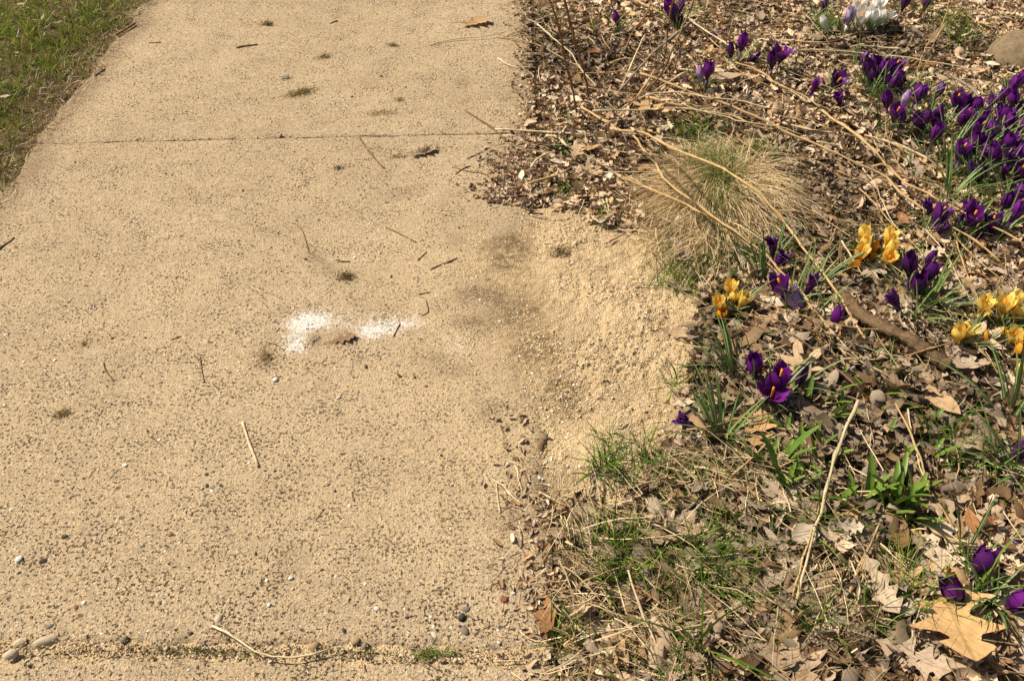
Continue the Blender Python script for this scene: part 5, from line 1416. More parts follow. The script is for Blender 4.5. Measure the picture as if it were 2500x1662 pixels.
# a small rosette weed by the edge of the path
p = S(1368, 372, .008)
o = obj('weed', None, label='small rosette of dull green spoon-shaped leaves by the path edge', cat='weed', loc=p)
for k in range(9):
    v, f, uv = blade_leaf(200 + k, random.uniform(.035, .055), .011, random.uniform(.7, 1.2), random.uniform(.1, .6), True, 8)
    obj('leaf', mesh('leaf', v, f, M['weed'], uv), o, mat4=Matrix.Rotation(k * .72 + random.gauss(0, .2), 4, 'Z'))
# ------------------------------------------------------------------ dead stems lying over the bed, standing stalks, twigs
def stem(pts, z, wpx, mat, lab, cat='dry stem', name='dry_stalk', taper=.6, knots=3, group=None, sides=6, wob=.0012):
    """pts: photo points; z: heights above 0 (scalar, pair or list); wpx: thickness in photo pixels where it starts"""
    n = len(pts)
    if group == GS and max(np.atleast_1d(z)) <= .006: z = .0018
    if isinstance(z, (int, float)): zz = [z] * n
    elif len(z) == 2 and n != 2: zz = np.interp(np.linspace(0, 1, n), [0, 1], z)
    else: zz = np.interp(np.linspace(0, 1, n), np.linspace(0, 1, len(z)), z)
    W = []
    for (a, b), h in zip(pts, zz):
        g = S(a, b)
        gz_ = max(g.z, 0)
        W.append(P(a, b, gz_ + h))
    W = np.array(W)
    q = W[0]
    d = q[1] * CP - (q[2] - CAM_H) * SP
    rad = wpx * d / FOC / 2 * (.62 if wpx >= 10 else .76) * (.8 if group == GS and mat != 'stem_pale' else 1)
    L = np.linalg.norm(np.diff(W, axis=0), axis=1).sum()
    v, f, uv = tube(W, rad, int(np.clip(L / .025, 8, 56)), sides, taper, knots, wob if L > .15 else wob * .3)
    o0 = W[0].copy()
    o = obj(name, mesh(name, v - o0, f, M[mat], uv), loc=o0, label=lab, cat=cat, group=group)
    return o

G = 'dead stems lying over the bed'
GS = 'twigs and straws on the path'
stem([(1337, -40), (1343, 0), (1365, 70), (1379, 146), (1396, 210), (1409, 285)], (.62, .0), 8, 'stem_brown', 'left of two upright brown stalks rising by the path edge', 'stalk', 'upright_stalk', 1.4, 4, 'upright stalks')
stem([(1366, -50), (1379, 0), (1396, 73), (1413, 132), (1427, 182), (1437, 242)], (.6, .0), 8, 'stem_brown', 'right of two upright brown stalks rising by the path edge', 'stalk', 'upright_stalk', 1.3, 4, 'upright stalks')
for a in [
 ([(1700, -30), (1693, 0), (1671, 56), (1643, 118), (1623, 168), (1601, 196), (1540, 250), (1497, 281)], (.30, .26, .12, .01), 7, 'stem_brown', 'long brown stem slanting down from the top toward the star-shaped leaf'),
 ([(1650, -30), (1646, 0), (1632, 56), (1623, 135), (1618, 185)], (.34, .01), 7, 'stem_brown', 'nearly upright brown stem crossing the top frame edge right of centre'),
 ([(1685, 56), (1615, 112), (1559, 168), (1517, 216), (1480, 253)], (.10, .015), 8, 'stem_grey', 'grey-brown straight stem slanting left of the far purple pair'),
 ([(1590, 8), (1573, 45), (1545, 79), (1525, 121), (1494, 166), (1469, 196)], (.08, .01), 5, 'stem_brown', 'thin curved brown stem left of the stem tangle'),
 ([(1535, -6), (1548, 0), (1587, 18), (1626, 36), (1663, 50)], (.05, .04), 7, 'stem_tan', 'short tan stem at the top edge behind the far purple crocus'),
 ([(1649, 20), (1699, 59), (1741, 87), (1778, 109), (1800, 128)], .05, 6, 'stem_pale', 'pale stem pointing at the lone far purple crocus'),
 ([(1660, 48), (1710, 75), (1750, 110), (1775, 132)], .03, 5, 'stem_tan', 'tan stem running under the pale stem at the far crocus'),
 ([(1573, 87), (1553, 129), (1531, 182), (1514, 219)], (.09, .02), 5, 'stem_pale', 'short pale stem standing in the stem tangle'),
 ([(1679, 174), (1626, 205), (1580, 232), (1545, 250)], (.05, .03), 6, 'stem_pale', 'pale bright stem in front of the far purple pair'),
 ([(1640, 150), (1610, 190), (1560, 240), (1510, 285)], (.06, .02), 6, 'stem_brown', 'brown stem in the middle of the crossed tangle'),
 ([(1600, 170), (1570, 215), (1535, 262), (1500, 290)], (.05, .02), 6, 'stem_tan', 'tan stem lowest in the crossed tangle'),
 ([(1312, 59), (1362, 104), (1396, 132), (1415, 166), (1432, 185), (1460, 216)], (.05, .02), 5, 'stem_pale', 'pale kinked stem passing behind the upright stalks'),
 ([(1218, 92), (1250, 95), (1295, 104), (1334, 120), (1373, 143), (1407, 160), (1430, 182)], (.004, .02), 4, 'stem_tan', 'thin tan stem reaching from the bed onto the far path'),
 ([(1049, 110), (1100, 97), (1150, 92), (1200, 86), (1250, 72), (1290, 58), (1340, 38)], (.003, .02), 3.5, 'stem_pale', 'thin pale stem reaching far out over the path'),
 ([(1216, 142), (1240, 158), (1270, 165), (1300, 163)], (.003, .01), 4, 'stem_pale', 'short pale stem curving at the far path edge'),
 ([(1418, 261), (1452, 281), (1489, 303), (1508, 317), (1564, 323), (1601, 340), (1649, 365), (1721, 393), (1772, 415), (1806, 439), (1853, 470), (1895, 518), (1934, 568), (1996, 650), (2046, 717), (2075, 768), (2117, 835)], (.02, .03, .07, .09, .08, .05, .03), 11, 'stem_tan', 'longest arching tan stem running over the grass hump to the log'),
 ([(1508, 317), (1545, 330), (1570, 365), (1601, 400), (1620, 434), (1657, 467), (1710, 504), (1741, 529), (1800, 568), (1850, 606), (1892, 644), (1934, 697), (1968, 734), (2010, 784), (2052, 838)], (.02, .05, .07, .06, .05, .03), 10, 'stem_tan', 'tan arching stem over the front of the grass hump'),
 ([(1503, 425), (1559, 450), (1601, 467), (1643, 484), (1688, 507), (1741, 534), (1790, 569), (1845, 614), (1886, 652), (1926, 704), (1962, 746), (2000, 795)], (.02, .05, .06, .05, .035, .02), 8, 'stem_tan', 'lower of two tan stems lying side by side over the hump'),
 ([(1564, 180), (1601, 191), (1643, 208), (1710, 233), (1783, 258), (1839, 283), (1886, 302), (1920, 323), (1990, 351), (2046, 376), (2103, 404), (2159, 429), (2198, 470), (2257, 512), (2310, 545), (2383, 588), (2440, 640)], (.05, .04, .05, .06, .06, .04), 8, 'stem_tan', 'long tan stem running right behind the grass hump'),
 ([(1446, 272), (1489, 270), (1578, 269), (1650, 262), (1713, 272), (1770, 284), (1811, 298), (1900, 309), (1960, 330)], .05, 6, 'stem_pale', 'pale level stem across the star-shaped oak leaf'),
 ([(1576, 236), (1629, 250), (1688, 264), (1727, 275), (1783, 281), (1840, 306), (1890, 318)], .045, 7, 'stem_tan', 'tan stem right of the star-shaped oak leaf'),
 ([(1560, 240), (1600, 228), (1660, 226), (1740, 240), (1800, 245), (1870, 262), (1930, 270)], .05, 5, 'stem_pale', 'pale thin stem behind the star-shaped oak leaf'),
 ([(1850, 177), (1878, 196), (1920, 216), (1948, 233), (1975, 250)], .03, 5, 'stem_pale', 'pale short stem between the far crocuses and the hump'),
 ([(1790, 150), (1850, 172), (1900, 205), (1960, 232), (2002, 262)], .05, 5, 'stem_tan', 'thin tan stem running behind the hump to the arching stem'),
 ([(1929, 123), (1990, 122), (2083, 128), (2148, 135), (2215, 140), (2271, 152), (2327, 160), (2392, 174)], .05, 5, 'stem_pale', 'pale level stem in front of the white crocuses'),
 ([(1867, 98), (1931, 101), (1976, 104), (2018, 104)], .03, 7, 'stem_pale', 'bright pale stem behind the open purple crocus'),
 ([(2092, 110), (2150, 116), (2205, 120)], .03, 6, 'stem_pale', 'short bright stem in front of the white clump'),
 ([(1942, 121), (2007, 107), (2063, 93), (2091, 81), (2130, 79)], .06, 4, 'stem_brown', 'thin twig crossing below the white crocuses'),
 ([(2002, 267), (2035, 292), (2075, 317), (2108, 342), (2133, 368), (2156, 393), (2173, 421), (2181, 440)], (.04, .06, .02), 9, 'stem_tan', 'short thick tan stem dropping between the drift and the hump'),
 ([(2130, 405), (2162, 402), (2190, 428), (2215, 450), (2257, 467), (2288, 487), (2327, 504), (2383, 535), (2439, 560), (2505, 598)], .06, 8, 'stem_tan', 'tan stem lying across the foliage in front of the drift'),
 ([(2153, 342), (2198, 356), (2243, 376), (2275, 396)], .03, 8, 'stem_pale', 'pale stem at the front left of the drift'),
 ([(2110, 330), (2180, 352), (2230, 382), (2300, 420)], .03, 5, 'stem_tan', 'tan stem passing under the left of the drift'),
 ([(1910, 300), (1975, 316), (2040, 324)], .03, 6, 'stem_pale', 'bright pale stem right behind the grass hump'),
 ([(1900, 282), (1980, 300), (2035, 316)], .03, 5, 'stem_tan', 'short tan stem behind the bright one at the hump'),
 ([(1993, 346), (2030, 352), (2068, 360)], .03, 6, 'stem_pale', 'short straw stem right of the grass hump'),
 ([(2327, 188), (2369, 213), (2397, 244), (2425, 278), (2448, 306), (2462, 330)], (.06, .08, .05), 8, 'stem_grey', 'grey stem arching over the drift of purple crocuses'),
 ([(2361, 328), (2383, 356), (2394, 387), (2392, 415), (2383, 442)], (.08, .02), 6, 'stem_brown', 'brown crooked stem standing in the drift'),
 ([(2262, 220), (2288, 205), (2324, 190)], .04, 7, 'stem_grey', 'grey twig behind the drift beside the fieldstone'),
 ([(2187, 191), (2231, 160), (2271, 121), (2299, 76), (2332, 36), (2360, 5)], (.03, .07), 5, 'stem_brown', 'thin brown stem leaning from the drift to the top right'),
 ([(2260, 216), (2240, 180), (2262, 110), (2300, 60), (2318, 0)], (.03, .09), 3, 'stem_tan', 'hair thin tan stem at the left of the fieldstone'),
 ([(2285, 482), (2341, 482), (2383, 470), (2439, 450), (2505, 420)], .07, 4, 'stem_brown', 'thin brown twig over the foliage at the right edge'),
 ([(2288, 515), (2369, 512), (2440, 505), (2505, 497)], .07, 4, 'stem_brown', 'second thin twig over the foliage at the right edge'),
 ([(2105, 410), (2131, 445), (2153, 487), (2173, 535), (2195, 560)], .04, 4, 'stem_pale', 'thin pale stem behind the tallest yellow crocuses'),
 ([(2055, 588), (2074, 620), (2094, 652), (2110, 676)], (.06, .03), 6, 'stem_pale', 'pale straw leaning on the tallest yellow crocuses'),
 ([(2052, 560), (2050, 620), (2041, 665)], (.07, .0), 6, 'stem_dark', 'dark upright twig left of the tallest yellow crocuses'),
 ([(2056, 600), (2053, 640), (2060, 700)], (.06, .01), 4, 'stem_brown', 'thin brown twig beside the dark upright one'),
 ([(2044, 697), (2075, 706), (2103, 709), (2150, 712), (2190, 711)], .03, 6, 'stem_grey', 'dark bent twig below the tallest yellow crocuses'),
 ([(2192, 800), (2226, 848), (2265, 903)], .035, 5, 'stem_tan', 'thin stem crossing over the rotten log'),
 ([(2210, 869), (2265, 853), (2310, 840), (2340, 832)], .05, 5, 'stem_tan', 'thin stem from the log toward the yellow crocuses'),
 ([(2013, 875), (2070, 876), (2130, 878), (2160, 874)], .035, 6, 'stem_tan', 'level stem passing in front of the log'),
 ([(1950, 700), (1990, 760), (2040, 820), (2090, 870), (2140, 915)], .035, 4, 'stem_pale', 'thin pale stem falling from the lavender crocus to the log'),
 ([(1990, 780), (2020, 815), (2045, 842), (2068, 870)], .03, 5, 'stem_pale', 'short pale stem left of the rotten log'),
 ([(2120, 650), (2160, 720), (2190, 790), (2220, 830)], .03, 4, 'stem_brown', 'thin dark stem behind the rotten log'),
 ([(2330, 560), (2350, 640), (2385, 720), (2390, 760)], .04, 4, 'stem_tan', 'thin stem hanging behind the yellow crocuses at the right'),
 ([(2310, 550), (2370, 620), (2430, 670), (2500, 735)], .04, 4, 'stem_tan', 'thin stem slanting to the right edge over the yellow crocuses'),
 ([(2260, 560), (2310, 620), (2345, 690), (2372, 740)], .04, 3.5, 'stem_pale', 'fine pale stem behind the toppled dark bud'),
 ([(1677, 1050), (1727, 1041), (1783, 1027), (1839, 1016), (1881, 1009)], .045, 7, 'stem_tan', 'tan stem across the striped leaves by the sand'),
 ([(1621, 1067), (1650, 1052), (1664, 1044)], .015, 6, 'stem_tan', 'short brown stick end at the sand rim'),
 ([(2097, 977), (2075, 1022), (2055, 1069), (2041, 1114), (2024, 1173), (2007, 1238), (1985, 1299), (1968, 1378), (1943, 1465), (1926, 1522), (1906, 1598)], (.08, .06, .05, .045, .035, .02), 13, 'stem_pale', 'long pale stalk lying down the foreground past the shoots'),
 ([(2012, 1215), (1990, 1275), (1962, 1360), (1944, 1420), (1925, 1500)], .035, 6, 'stem_tan', 'thinner stem lying against the long pale stalk'),
 ([(2187, 985), (2223, 1053), (2249, 1131), (2271, 1193), (2290, 1222), (2324, 1282), (2352, 1343)], (.04, .05, .03), 7, 'stem_tan', 'tan stem from the long brown leaf to the bent stem'),
 ([(2215, 1000), (2235, 1100), (2262, 1180), (2300, 1285), (2312, 1325)], .035, 5, 'stem_pale', 'thin pale stem alongside the tan one in the foreground'),
 ([(2250, 1265), (2312, 1313), (2371, 1327), (2408, 1352), (2453, 1372), (2505, 1394)], (.03, .05, .05), 8, 'stem_tan', 'bent tan stem reaching the right edge above the wilted flower'),
 ([(2308, 1345), (2360, 1385), (2420, 1410), (2490, 1440)], .05, 5, 'stem_pale', 'pale straw crossing behind the purple crocus in the foreground'),
 ([(2132, 1321), (2104, 1372), (2084, 1417), (2064, 1460), (2044, 1502), (2020, 1545)], (.04, .02), 9, 'stem_tan', 'tan stick lying across the straw mat'),
 ([(2148, 1275), (2120, 1340), (2100, 1390)], .045, 6, 'stem_tan', 'short stick above the straw mat'),
 ([(1850, 1654), (1935, 1623), (2022, 1592)], .03, 10, 'stem_tan', 'tan stick at the lower frame edge left of the pale stalk'),
 ([(2149, 1507), (2210, 1522), (2267, 1533)], .035, 6, 'stem_pale', 'pale straw pointing at the largest oak leaf'),
 ([(2343, 1553), (2420, 1563), (2500, 1574)], .05, 4, 'stem_tan', 'thin stem lying over the dull oak leaf'),
 ([(2236, 1632), (2300, 1633), (2380, 1632), (2440, 1640), (2505, 1643)], .03, 7, 'stem_brown', 'brown stem along the lower right frame edge'),
 ([(1535, 1389), (1552, 1454), (1574, 1507), (1594, 1558), (1616, 1612)], (.05, .015), 7, 'stem_pale', 'leaning pale stem with a knob in the near grass'),
 ([(1500, 1508), (1535, 1528), (1583, 1586)], .03, 5, 'stem_pale', 'pale straw left of the leaning pale stem'),
 ([(1416, 1423), (1470, 1400), (1532, 1378)], .03, 5, 'stem_tan', 'tan straw running through the first grass tuft'),
 ([(1333, 1640), (1390, 1612), (1440, 1568), (1455, 1560), (1495, 1572)], .02, 4.5, 'stem_pale', 'bent pale straw at the slab corner in the foreground'),
 ([(1343, 1476), (1360, 1495), (1376, 1505)], .012, 4, 'stem_pale', 'short pale straw on the rust leaf'),
 ([(1503, 1199), (1540, 1192), (1573, 1179), (1615, 1168), (1640, 1158)], .02, 7, 'stem_tan', 'tan stick along the front rim of the sand'),
 ([(1789, 1159), (1839, 1114), (1870, 1085), (1900, 1058)], .04, 8, 'stem_tan', 'tan straw passing the leaf with a hole'),
 ([(1460, 1225), (1500, 1248), (1545, 1268)], .02, 5, 'stem_tan', 'short straw in front of the sand'),
 ([(1900, 1140), (1945, 1120), (1990, 1095)], .05, 4, 'stem_tan', 'thin straw crossing the broad green shoots'),
 ([(1640, 1542), (1680, 1530), (1715, 1522), (1750, 1485)], .03, 5, 'stem_pale', 'pale straw in front of the grey maple leaf'),
 ([(1826, 1368), (1860, 1360), (1900, 1345)], .03, 4, 'stem_pale', 'thin straw behind the purplish-grey folded leaf'),
 ([(2370, 1590), (2330, 1480), (2350, 1430), (2405, 1390)], .05, 4, 'stem_tan', 'thin pale straw leaning on the purple crocus in the foreground'),
]:
    stem(*a, group=G)
# many thinner stems crossing the far bed
k = 0
while k < 95:
    px, py = random.uniform(1420, 2480), random.uniform(20, 900)
    p = S(px, py)
    if float(poly_sd(p.x, p.y, SAND_W)) > -.06 or p.x < PATH_R + .06: continue
    L = random.uniform(.10, .38); a = random.gauss(-.45, .6) if random.random() < .7 else random.uniform(0, 6.28)
    z0, z1 = random.uniform(.02, .05), random.uniform(.015, .055)
    pts = []
    bow = random.gauss(0, .06)
    for t in np.linspace(-.5, .5, 5):
        x = p.x + L * t * math.cos(a) - bow * L * (t * t * 4) * math.sin(a); y = p.y + L * t * math.sin(a) + bow * L * t * t * 4 * math.cos(a)
        pts.append((x, y, float(surf(x, y)) + z0 + (z1 - z0) * (t + .5)))
    pts = np.array(pts)
    if float(poly_sd(pts[:, 0], pts[:, 1], SAND_W).max()) > 0 or pts[:, 0].min() < PATH_R: continue
    m_ = random.choice(['stem_tan', 'stem_pale', 'stem_tan', 'stem_brown'])
    v, f, uv = tube(pts, random.uniform(.0009, .0019), 12, 5, .6, 1, .0008)
    o = obj('dry_stalk', mesh('dry_stalk', v - pts[0], f, M[m_], uv), loc=pts[0])
    label_thing(o, {'stem_tan': 'thin tan stem', 'stem_pale': 'thin pale stem', 'stem_brown': 'thin brown stem'}[m_] + (' lying' if abs(z0 - z1) < .01 else ' leaning'), 'dry stem', G, Vector(pts[2]))
    k += 1

# sticks and straws lying on the slab
GS = 'twigs and straws on the path'
for a in [
 ([(1134, 269), (1170, 292), (1209, 317), (1221, 331), (1240, 342), (1258, 351)], .005, 8, 'stem_brown', 'brown forked twig lying on the joint at the path edge'),
 ([(1209, 316), (1250, 317), (1334, 323), (1390, 326), (1432, 330)], (.008, .012, .02), 6, 'stem_pale', 'pale stem running off the forked twig into the bed'),
 ([(875, 334), (890, 356), (906, 376), (922, 394), (938, 411)], .005, 8, 'stem_brown', 'brown knobbly stick lying just in front of the far joint'),
 ([(577, 117), (603, 112), (629, 109)], .005, 7, 'stem_brown', 'dark stick lying alone on the far slab'),
 ([(806, 58), (815, 54), (824, 51)], .003, 5, 'stem_dark', 'short dark twig far up the path'),
 ([(362, 104), (378, 104), (393, 103)], .003, 5, 'stem_tan', 'short pale twig near the lawn on the far slab'),
 ([(282, 86), (305, 72), (330, 57)], .008, 8, 'stem_brown', 'brown stick lying along the lawn edge'),
 ([(232, 184), (244, 176), (256, 168)], .006, 9, 'stem_grey', 'grey stick stub at the lawn edge'),
 ([(724, 548), (736, 560), (743, 576), (750, 600), (756, 622), (764, 621)], .004, 3.5, 'stem_brown', 'hooked thin twig left of the middle of the slab'),
 ([(941, 554), (962, 564), (990, 578), (1017, 591)], .004, 3.5, 'stem_brown', 'thin straight twig behind the sand dust'),
 ([(1052, 657), (1075, 646), (1095, 640), (1117, 629)], .004, 5, 'stem_dark', 'dark twig left of the dark sand patch'),
 ([(1020, 635), (1030, 625), (1042, 614)], .004, 3.5, 'stem_brown', 'fine twig left of the dark twig on the sand dust'),
 ([(820, 634), (832, 638), (854, 638)], .004, 5, 'stem_dark', 'dark chip of twig right of the dirt trail'),
 ([(960, 821), (968, 806), (977, 790)], .004, 4, 'stem_dark', 'dark twig on the tail of the lime stain'),
 ([(1022, 718), (1035, 716), (1050, 713)], .004, 4, 'stem_dark', 'short dark twig behind the lime stain tail'),
 ([(592, 1030), (599, 1052), (606, 1075), (618, 1106), (630, 1138)], .005, 8, 'stem_pale', 'split straw lying on the middle of the slab'),
 ([(253, 884), (255, 897), (261, 909), (270, 920), (277, 930)], .004, 4, 'stem_dark', 'dark curved twig at the left of the slab'),
 ([(417, 829), (430, 825), (443, 821)], .004, 4, 'stem_dark', 'short dark twig left of the split straw'),
 ([(1212, 1178), (1215, 1215), (1221, 1252)], .006, 5, 'stem_pale', 'straight straw leftmost of the scattered straws at the sand'),
 ([(1226, 1181), (1245, 1205), (1272, 1230)], .009, 5.5, 'stem_pale', 'slanting straw among the scattered straws at the sand'),
 ([(1180, 1157), (1191, 1171), (1203, 1187)], .005, 5.5, 'stem_pale', 'short straw furthest back of the scattered straws'),
 ([(1229, 1243), (1248, 1235), (1270, 1228)], .004, 4, 'stem_tan', 'thin straw in front of the scattered straws'),
 ([(1236, 1180), (1236, 1210), (1237, 1233)], .004, 4.5, 'stem_tan', 'tan straw behind the slanting one at the sand'),
 ([(1224, 1208), (1232, 1222), (1236, 1232)], .003, 5, 'stem_dark', 'dark splinter between the scattered straws'),
 ([(1256, 1195), (1262, 1180), (1267, 1168)], .006, 4.5, 'stem_pale', 'short pale straw right of the scattered straws'),
 ([(1303, 1210), (1306, 1221), (1310, 1230)], .005, 6, 'stem_pale', 'pale splinter by the slab corner at the sand'),
 ([(1316, 1200), (1345, 1215), (1375, 1232)], .010, 4, 'stem_pale', 'thin pale straw at the front left rim of the sand'),
 ([(518, 1526), (548, 1540), (582, 1562), (616, 1586), (650, 1600), (694, 1605), (748, 1600), (808, 1582)], (.006, .012, .010, .006), 7, 'stem_pale', 'curled straw lying along the near joint'),
 ([(1204, 1613), (1240, 1612), (1275, 1612)], .004, 5, 'stem_pale', 'pale straw on the near joint by the slab corner'),
 ([(880, 1612), (885, 1625), (892, 1636)], .003, 7, 'stem_tan', 'short tan straw on the nearest slab'),
 ([(1035, 1612), (1060, 1628), (1092, 1648)], .003, 4, 'stem_brown', 'thin brown twig on the nearest slab'),
 ([(-6, 612), (4, 602), (17, 594), (36, 580)], .006, 7, 'stem_dark', 'dark twig at the left frame edge'),
 ([(1112, 425), (1130, 412), (1150, 405)], .004, 4, 'stem_brown', 'thin twig on the slab left of the lit standing leaf'),
 ([(1108, 408), (1140, 418), (1180, 424), (1205, 440)], .005, 4, 'stem_brown', 'thin long twig on the slab in front of the forked twig'),
 ([(1140, 388), (1160, 378), (1180, 370)], .004, 3.5, 'stem_brown', 'fine twig on the slab in front of the far joint'),
 ([(1290, 448), (1330, 436), (1360, 428), (1390, 412)], .02, 9, 'stem_tan', 'tan stick at the bed edge behind the sand'),
 ([(1296, 410), (1310, 390), (1342, 372)], .02, 7, 'stem_pale', 'bent pale stick at the bed edge near the rosette weed'),
 ([(1332, 332), (1360, 335), (1385, 358)], .02, 8, 'stem_pale', 'pale flat stalk over the rosette weed'),
 ([(1030, 770), (1045, 760), (1040, 732)], .003, 3.5, 'stem_brown', 'fine bent twig behind the lime tail'),
 ([(655, 836), (675, 842), (690, 852)], .003, 3.5, 'stem_brown', 'fine twig left of the lime stain'),
 ([(644, 890), (655, 880), (664, 872)], .003, 4, 'stem_tan', 'fine pale twig left of the white chip'),
 ([(673, 810), (680, 802), (684, 799)], .003, 4, 'stem_pale', 'tiny straw left of the lime stain'),
 ([(1195, 1022), (1200, 1005), (1190, 985)], .003, 3.5, 'stem_brown', 'fine curved twig on the dusty slab by the sand'),
 ([(488, 870), (492, 900), (498, 932)], .003, 3, 'stem_brown', 'hair thin twig on the slab left of the white chip'),
 ([(360, 1062), (380, 1075), (396, 1088)], .003, 3.5, 'stem_brown', 'fine twig left of the split straw'),
 ([(768, 1268), (782, 1250), (790, 1240)], .003, 3.5, 'stem_tan', 'fine pale twig on the front of the slab'),
 ([(1625, 933), (1640, 948), (1660, 968), (1684, 984)], .012, 9, 'stem_grey', 'dark bent twig sticking out of the sand rim'),
 ([(1630, 646), (1650, 630), (1665, 622)], .012, 7, 'stem_brown', 'brown twig on the back rim of the sand'),
 ([(1462, 462), (1476, 500), (1488, 532)], .012, 4, 'stem_pale', 'pale pine needle behind the sand'),
 ([(1476, 455), (1482, 490), (1489, 530)], .016, 4, 'stem_pale', 'second pale needle beside the first behind the sand'),
 ([(1294, 525), (1330, 528), (1372, 536)], .008, 4, 'stem_pale', 'pale straw lying on the back of the sand'),
 ([(1530, 567), (1500, 584), (1475, 596)], .006, 5, 'stem_brown', 'curved stick half sunk in the back of the sand'),
]:
    stem(*a, group=GS, knots=2, taper=.8, wob=.0004)

# ------------------------------------------------------------------ stones
def pebble_geo(seed, rx, ry, rz, n=9, m=6, rough=.12):
    r = np.random.default_rng(seed)
    th = np.linspace(0, 2 * np.pi, n, endpoint=False); ph = np.linspace(0, np.pi, m)
    V = []
    for i, p_ in enumerate(ph):
        if i in (0, m - 1): V.append([0, 0, math.cos(p_)]); continue
        for t in th: V.append([math.sin(p_) * math.cos(t), math.sin(p_) * math.sin(t), math.cos(p_)])
    V = np.array(V)
    k = 1 + rough * (2 * fbm(V[:, 0] * 1.7 + seed, V[:, 1] * 1.7 + V[:, 2] * 1.3, seed, 3) - 1) * 2
    V = V * k[:, None] * np.array([rx, ry, rz])
    F3 = []; F4 = []
    for j in range(n):
        F3.append([0, 1 + j, 1 + (j + 1) % n])
        for i in range(m - 3):
            a = 1 + i * n; b = a + n
            F4.append([a + j, b + j, b + (j + 1) % n, a + (j + 1) % n])
        a = 1 + (m - 3) * n
        F3.append([a + (j + 1) % n, a + j, len(V) - 1])
    return V, [np.array(F4), np.array(F3)]

# the fieldstone at the upper right
p = S(2500, 150)
v, f = pebble_geo(3, .125, .105, .085, 40, 24, .10)
v += (fbm(v[:, 0] * 60, v[:, 1] * 60 + v[:, 2] * 40, 8)[:, None] - .5) * .008
obj('fieldstone', mesh('fieldstone', v, f, M['rock']), loc=p + Vector((.0, 0, .012)), label='rounded grey-brown fieldstone lying at the upper right edge of the bed', cat='stone')

# a rotten branch
pts = [tuple(S(a, b, h)) for a, b, h in [(2040, 722, .020), (2085, 795, .038), (2140, 838, .046), (2190, 862, .048), (2240, 892, .046), (2302, 926, .034)]]
v, f, uv = tube(pts, .0180, 44, 14, .85, 0, .0007, .75)
v += (fbm(uv[:, 0] * 30, uv[:, 1] * 14, 17)[:, None] - .5) * np.array([.004, .004, .011])
ob = np.array(pts[2])
obj('rotten_log', mesh('rotten_log', v - ob, f, M['wood'], uv), loc=ob, label='rotten brown piece of branch half buried right of the sand', cat='branch')

# pebbles set in the worn concrete, each a part of its slab; loose ones on the joint are things
PM = ['peb_pale', 'peb_white', 'peb_grey', 'peb_black', 'peb_red', 'peb_tan']
PG = {(m_, i): None for m_ in PM for i in range(3)}
for key in PG:
    v, f = pebble_geo(PM.index(key[0]) * 5 + key[1] + 30, 1, random.uniform(.6, .85), .55, 9, 6, .16)
    PG[key] = mesh('pebble', v, f, M[key[0]])
def pebble(px, py, wpx, mat, parent=None, sink=.55, lab=None, yaw=None, asp=1.0):
    p = S(px, py)
    d = p.y * CP - (p.z - CAM_H) * SP
    r = wpx * d / FOC / 2
    o = obj('pebble', PG[mat, random.randint(0, 2)], parent)
    o.location = p + Vector((0, 0, r * .55 * (1 - 2 * sink)))
    if parent is not None: o.location = Vector((p.x, p.y, r * .55 * (1 - 2 * sink)))
    o.rotation_euler = (random.gauss(0, .15), random.gauss(0, .15), random.uniform(0, 6.28) if yaw is None else R(yaw))
    o.scale = (r, r * asp, r)
    if lab: o['label'] = lab; o['category'] = 'pebble'; o['group'] = 'loose pebbles on the path'
    return o
